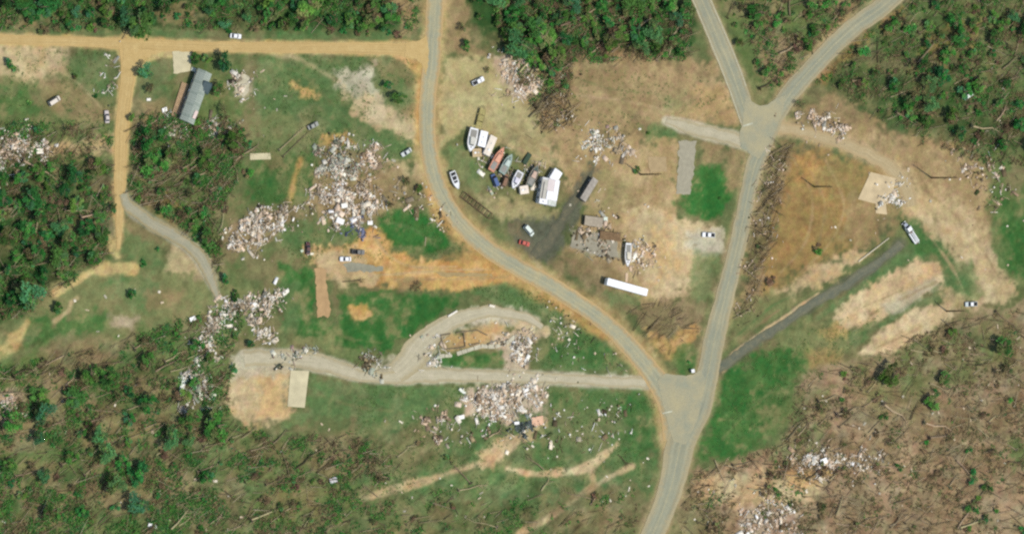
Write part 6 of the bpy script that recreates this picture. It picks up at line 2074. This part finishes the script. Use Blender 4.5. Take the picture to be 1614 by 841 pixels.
brown = sstep(.40, .66, f2 + .27 * inside(X, Y, Z_SE) - .035 * inside(X, Y, Z_SW) - .03 * inside(X, Y, Z_MW) - .10 * inside(X, Y, Z_NW) + .06 * inside(X, Y, Z_NE))
pick = rg.random(len(cen)) < brown
gi_ = np.minimum((vnoise(X / 9 + 2, Y / 9, 305) * 1.3 * len(gp)).astype(int) % len(gp), len(gp) - 1)
cc = np.where(pick[:, None], dp[rg.integers(0, len(dp), len(cen))], np.where(rg.random((len(cen), 1)) < .7, gp[gi_], gp[rg.integers(0, len(gp), len(cen))]))
cc = np.repeat(cc * rg.uniform(.75, 1.2, (len(cen), 1)), k, 0) * rg.uniform(.75, 1.25, (len(c), 1))
tag(link("undergrowth", mesh_np("undergrowth", v, np.arange(len(v)).reshape(-1, 4), np.repeat(np.clip(cc, 0, .6), 4, 0)), leaf_mat("undergrowth_leaves", .02)), "tangled green and brown undergrowth of the torn woods", "undergrowth", kind="stuff")
# weeds in the open grass
WEED = [([(400, 88), (660, 88), (662, 250), (400, 340)], .22), ([(440, 340), (700, 330), (760, 400), (440, 420)], .08), ([(560, 600), (1030, 612), (1030, 760), (560, 780)], .32), ([(740, 450), (860, 460), (1000, 590), (860, 584)], .10),
        ([(1140, 560), (1400, 480), (1260, 640), (1110, 720)], .12), ([(0, 80), (180, 80), (180, 240), (0, 240)], .10), ([(880, 110), (1150, 110), (1160, 190), (900, 250)], .06)]
cen, X, Y = region_points(WEED, 4200, rng=rg, clump=.9, seed=9)
k = 6
c = np.repeat(cen, k, 0) + rg.normal(0, .3, (len(cen) * k, 3)) * np.array([1, 1, 0])
c[:, 2] = np.abs(rg.normal(0, .12, len(c))) + .03
v = leaf_quads(c, np.full(len(c), .16), rg, 1.2).reshape(-1, 3)
cc = gp[rg.integers(0, len(gp), len(cen))] * .6 + np.array(DULLS[0]) * .5
cc = np.repeat(cc * rg.uniform(.7, 1.2, (len(cen), 1)), k, 0)
tag(link("weeds", mesh_np("weeds", v, np.arange(len(v)).reshape(-1, 4), np.repeat(np.clip(cc, 0, .6), 4, 0)), leaf_mat("undergrowth_leaves")), "tufts of weeds in the open grass", "weeds", kind="stuff")
# sticks and limbs
LIT = [(Z_SWU, .19), (Z_SB, .02), (Z_SE, .19), (Z_NW, .05), (Z_NM, .09), (Z_NE, .13), (Z_W, .07), (Z_MW, .07)] + [([(1204, 228), (1250, 228), (1220, 360), (1190, 490), (1166, 500), (1190, 300)], .022), ([(986, 484), (1060, 470), (1106, 520), (1050, 556)], .008), ([(850, 110), (905, 96), (905, 200), (850, 204)], .012)]
cen, X, Y = region_points(LIT, 17000, rng=rg, clump=.5, seed=14)
n = len(cen)
se = inside(X, Y, Z_SE)
ang = np.where(se, np.radians(rg.choice([-10, 0, 30, -25, 60], n)), np.radians(rg.choice([24, 30, 40, 55, -20], n))) + rg.normal(0, .3, n)
ln = np.where(rg.random(n) < .14, rg.uniform(4, 11, n), rg.gamma(2.2, .9, n) + .5)
rd = np.where(ln > 4, rg.uniform(.09, .17, n), rg.uniform(.035, .09, n))
d = np.stack([np.cos(ang), np.sin(ang), rg.normal(0, .08, n)], -1) * ln[:, None] / 2
sd = np.stack([-np.sin(ang), np.cos(ang), np.zeros(n)], -1) * rd[:, None]
up = np.array([0, 0, 1.0])[None] * (rd * 1.7)[:, None]
base = cen + np.array([0, 0, .08]) + np.abs(d[:, 2:3]) * up / (np.abs(up).max() + 1e-9)
base[:, 2] += rg.uniform(.02, .7, n)
v = np.stack([base - d - sd, base - d + sd, base - d + up, base + d - sd * .5, base + d + sd * .5, base + d + up * .5], 1).reshape(-1, 3)
i6 = (np.arange(n) * 6)[:, None]
q = np.concatenate([i6 + np.array([[0, 3, 4, 1]]), i6 + np.array([[1, 4, 5, 2]]), i6 + np.array([[2, 5, 3, 0]])], 0)
wp = np.array([A(140, 122, 92), A(168, 150, 118), A(112, 98, 74), A(192, 176, 146), A(84, 74, 56)])
cc = np.repeat(wp[rg.choice(5, n, p=(.28, .26, .16, .16, .14))] * rg.uniform(.75, 1.25, (n, 1)), 6, 0)
tag(link("branch_litter", mesh_np("branch_litter", v, q, cc), mat("stick_bark", (0, 0, 0), .9, .2, 2, attr="tint")), "countless broken branches strewn through the torn woods", "branch litter", kind="stuff")
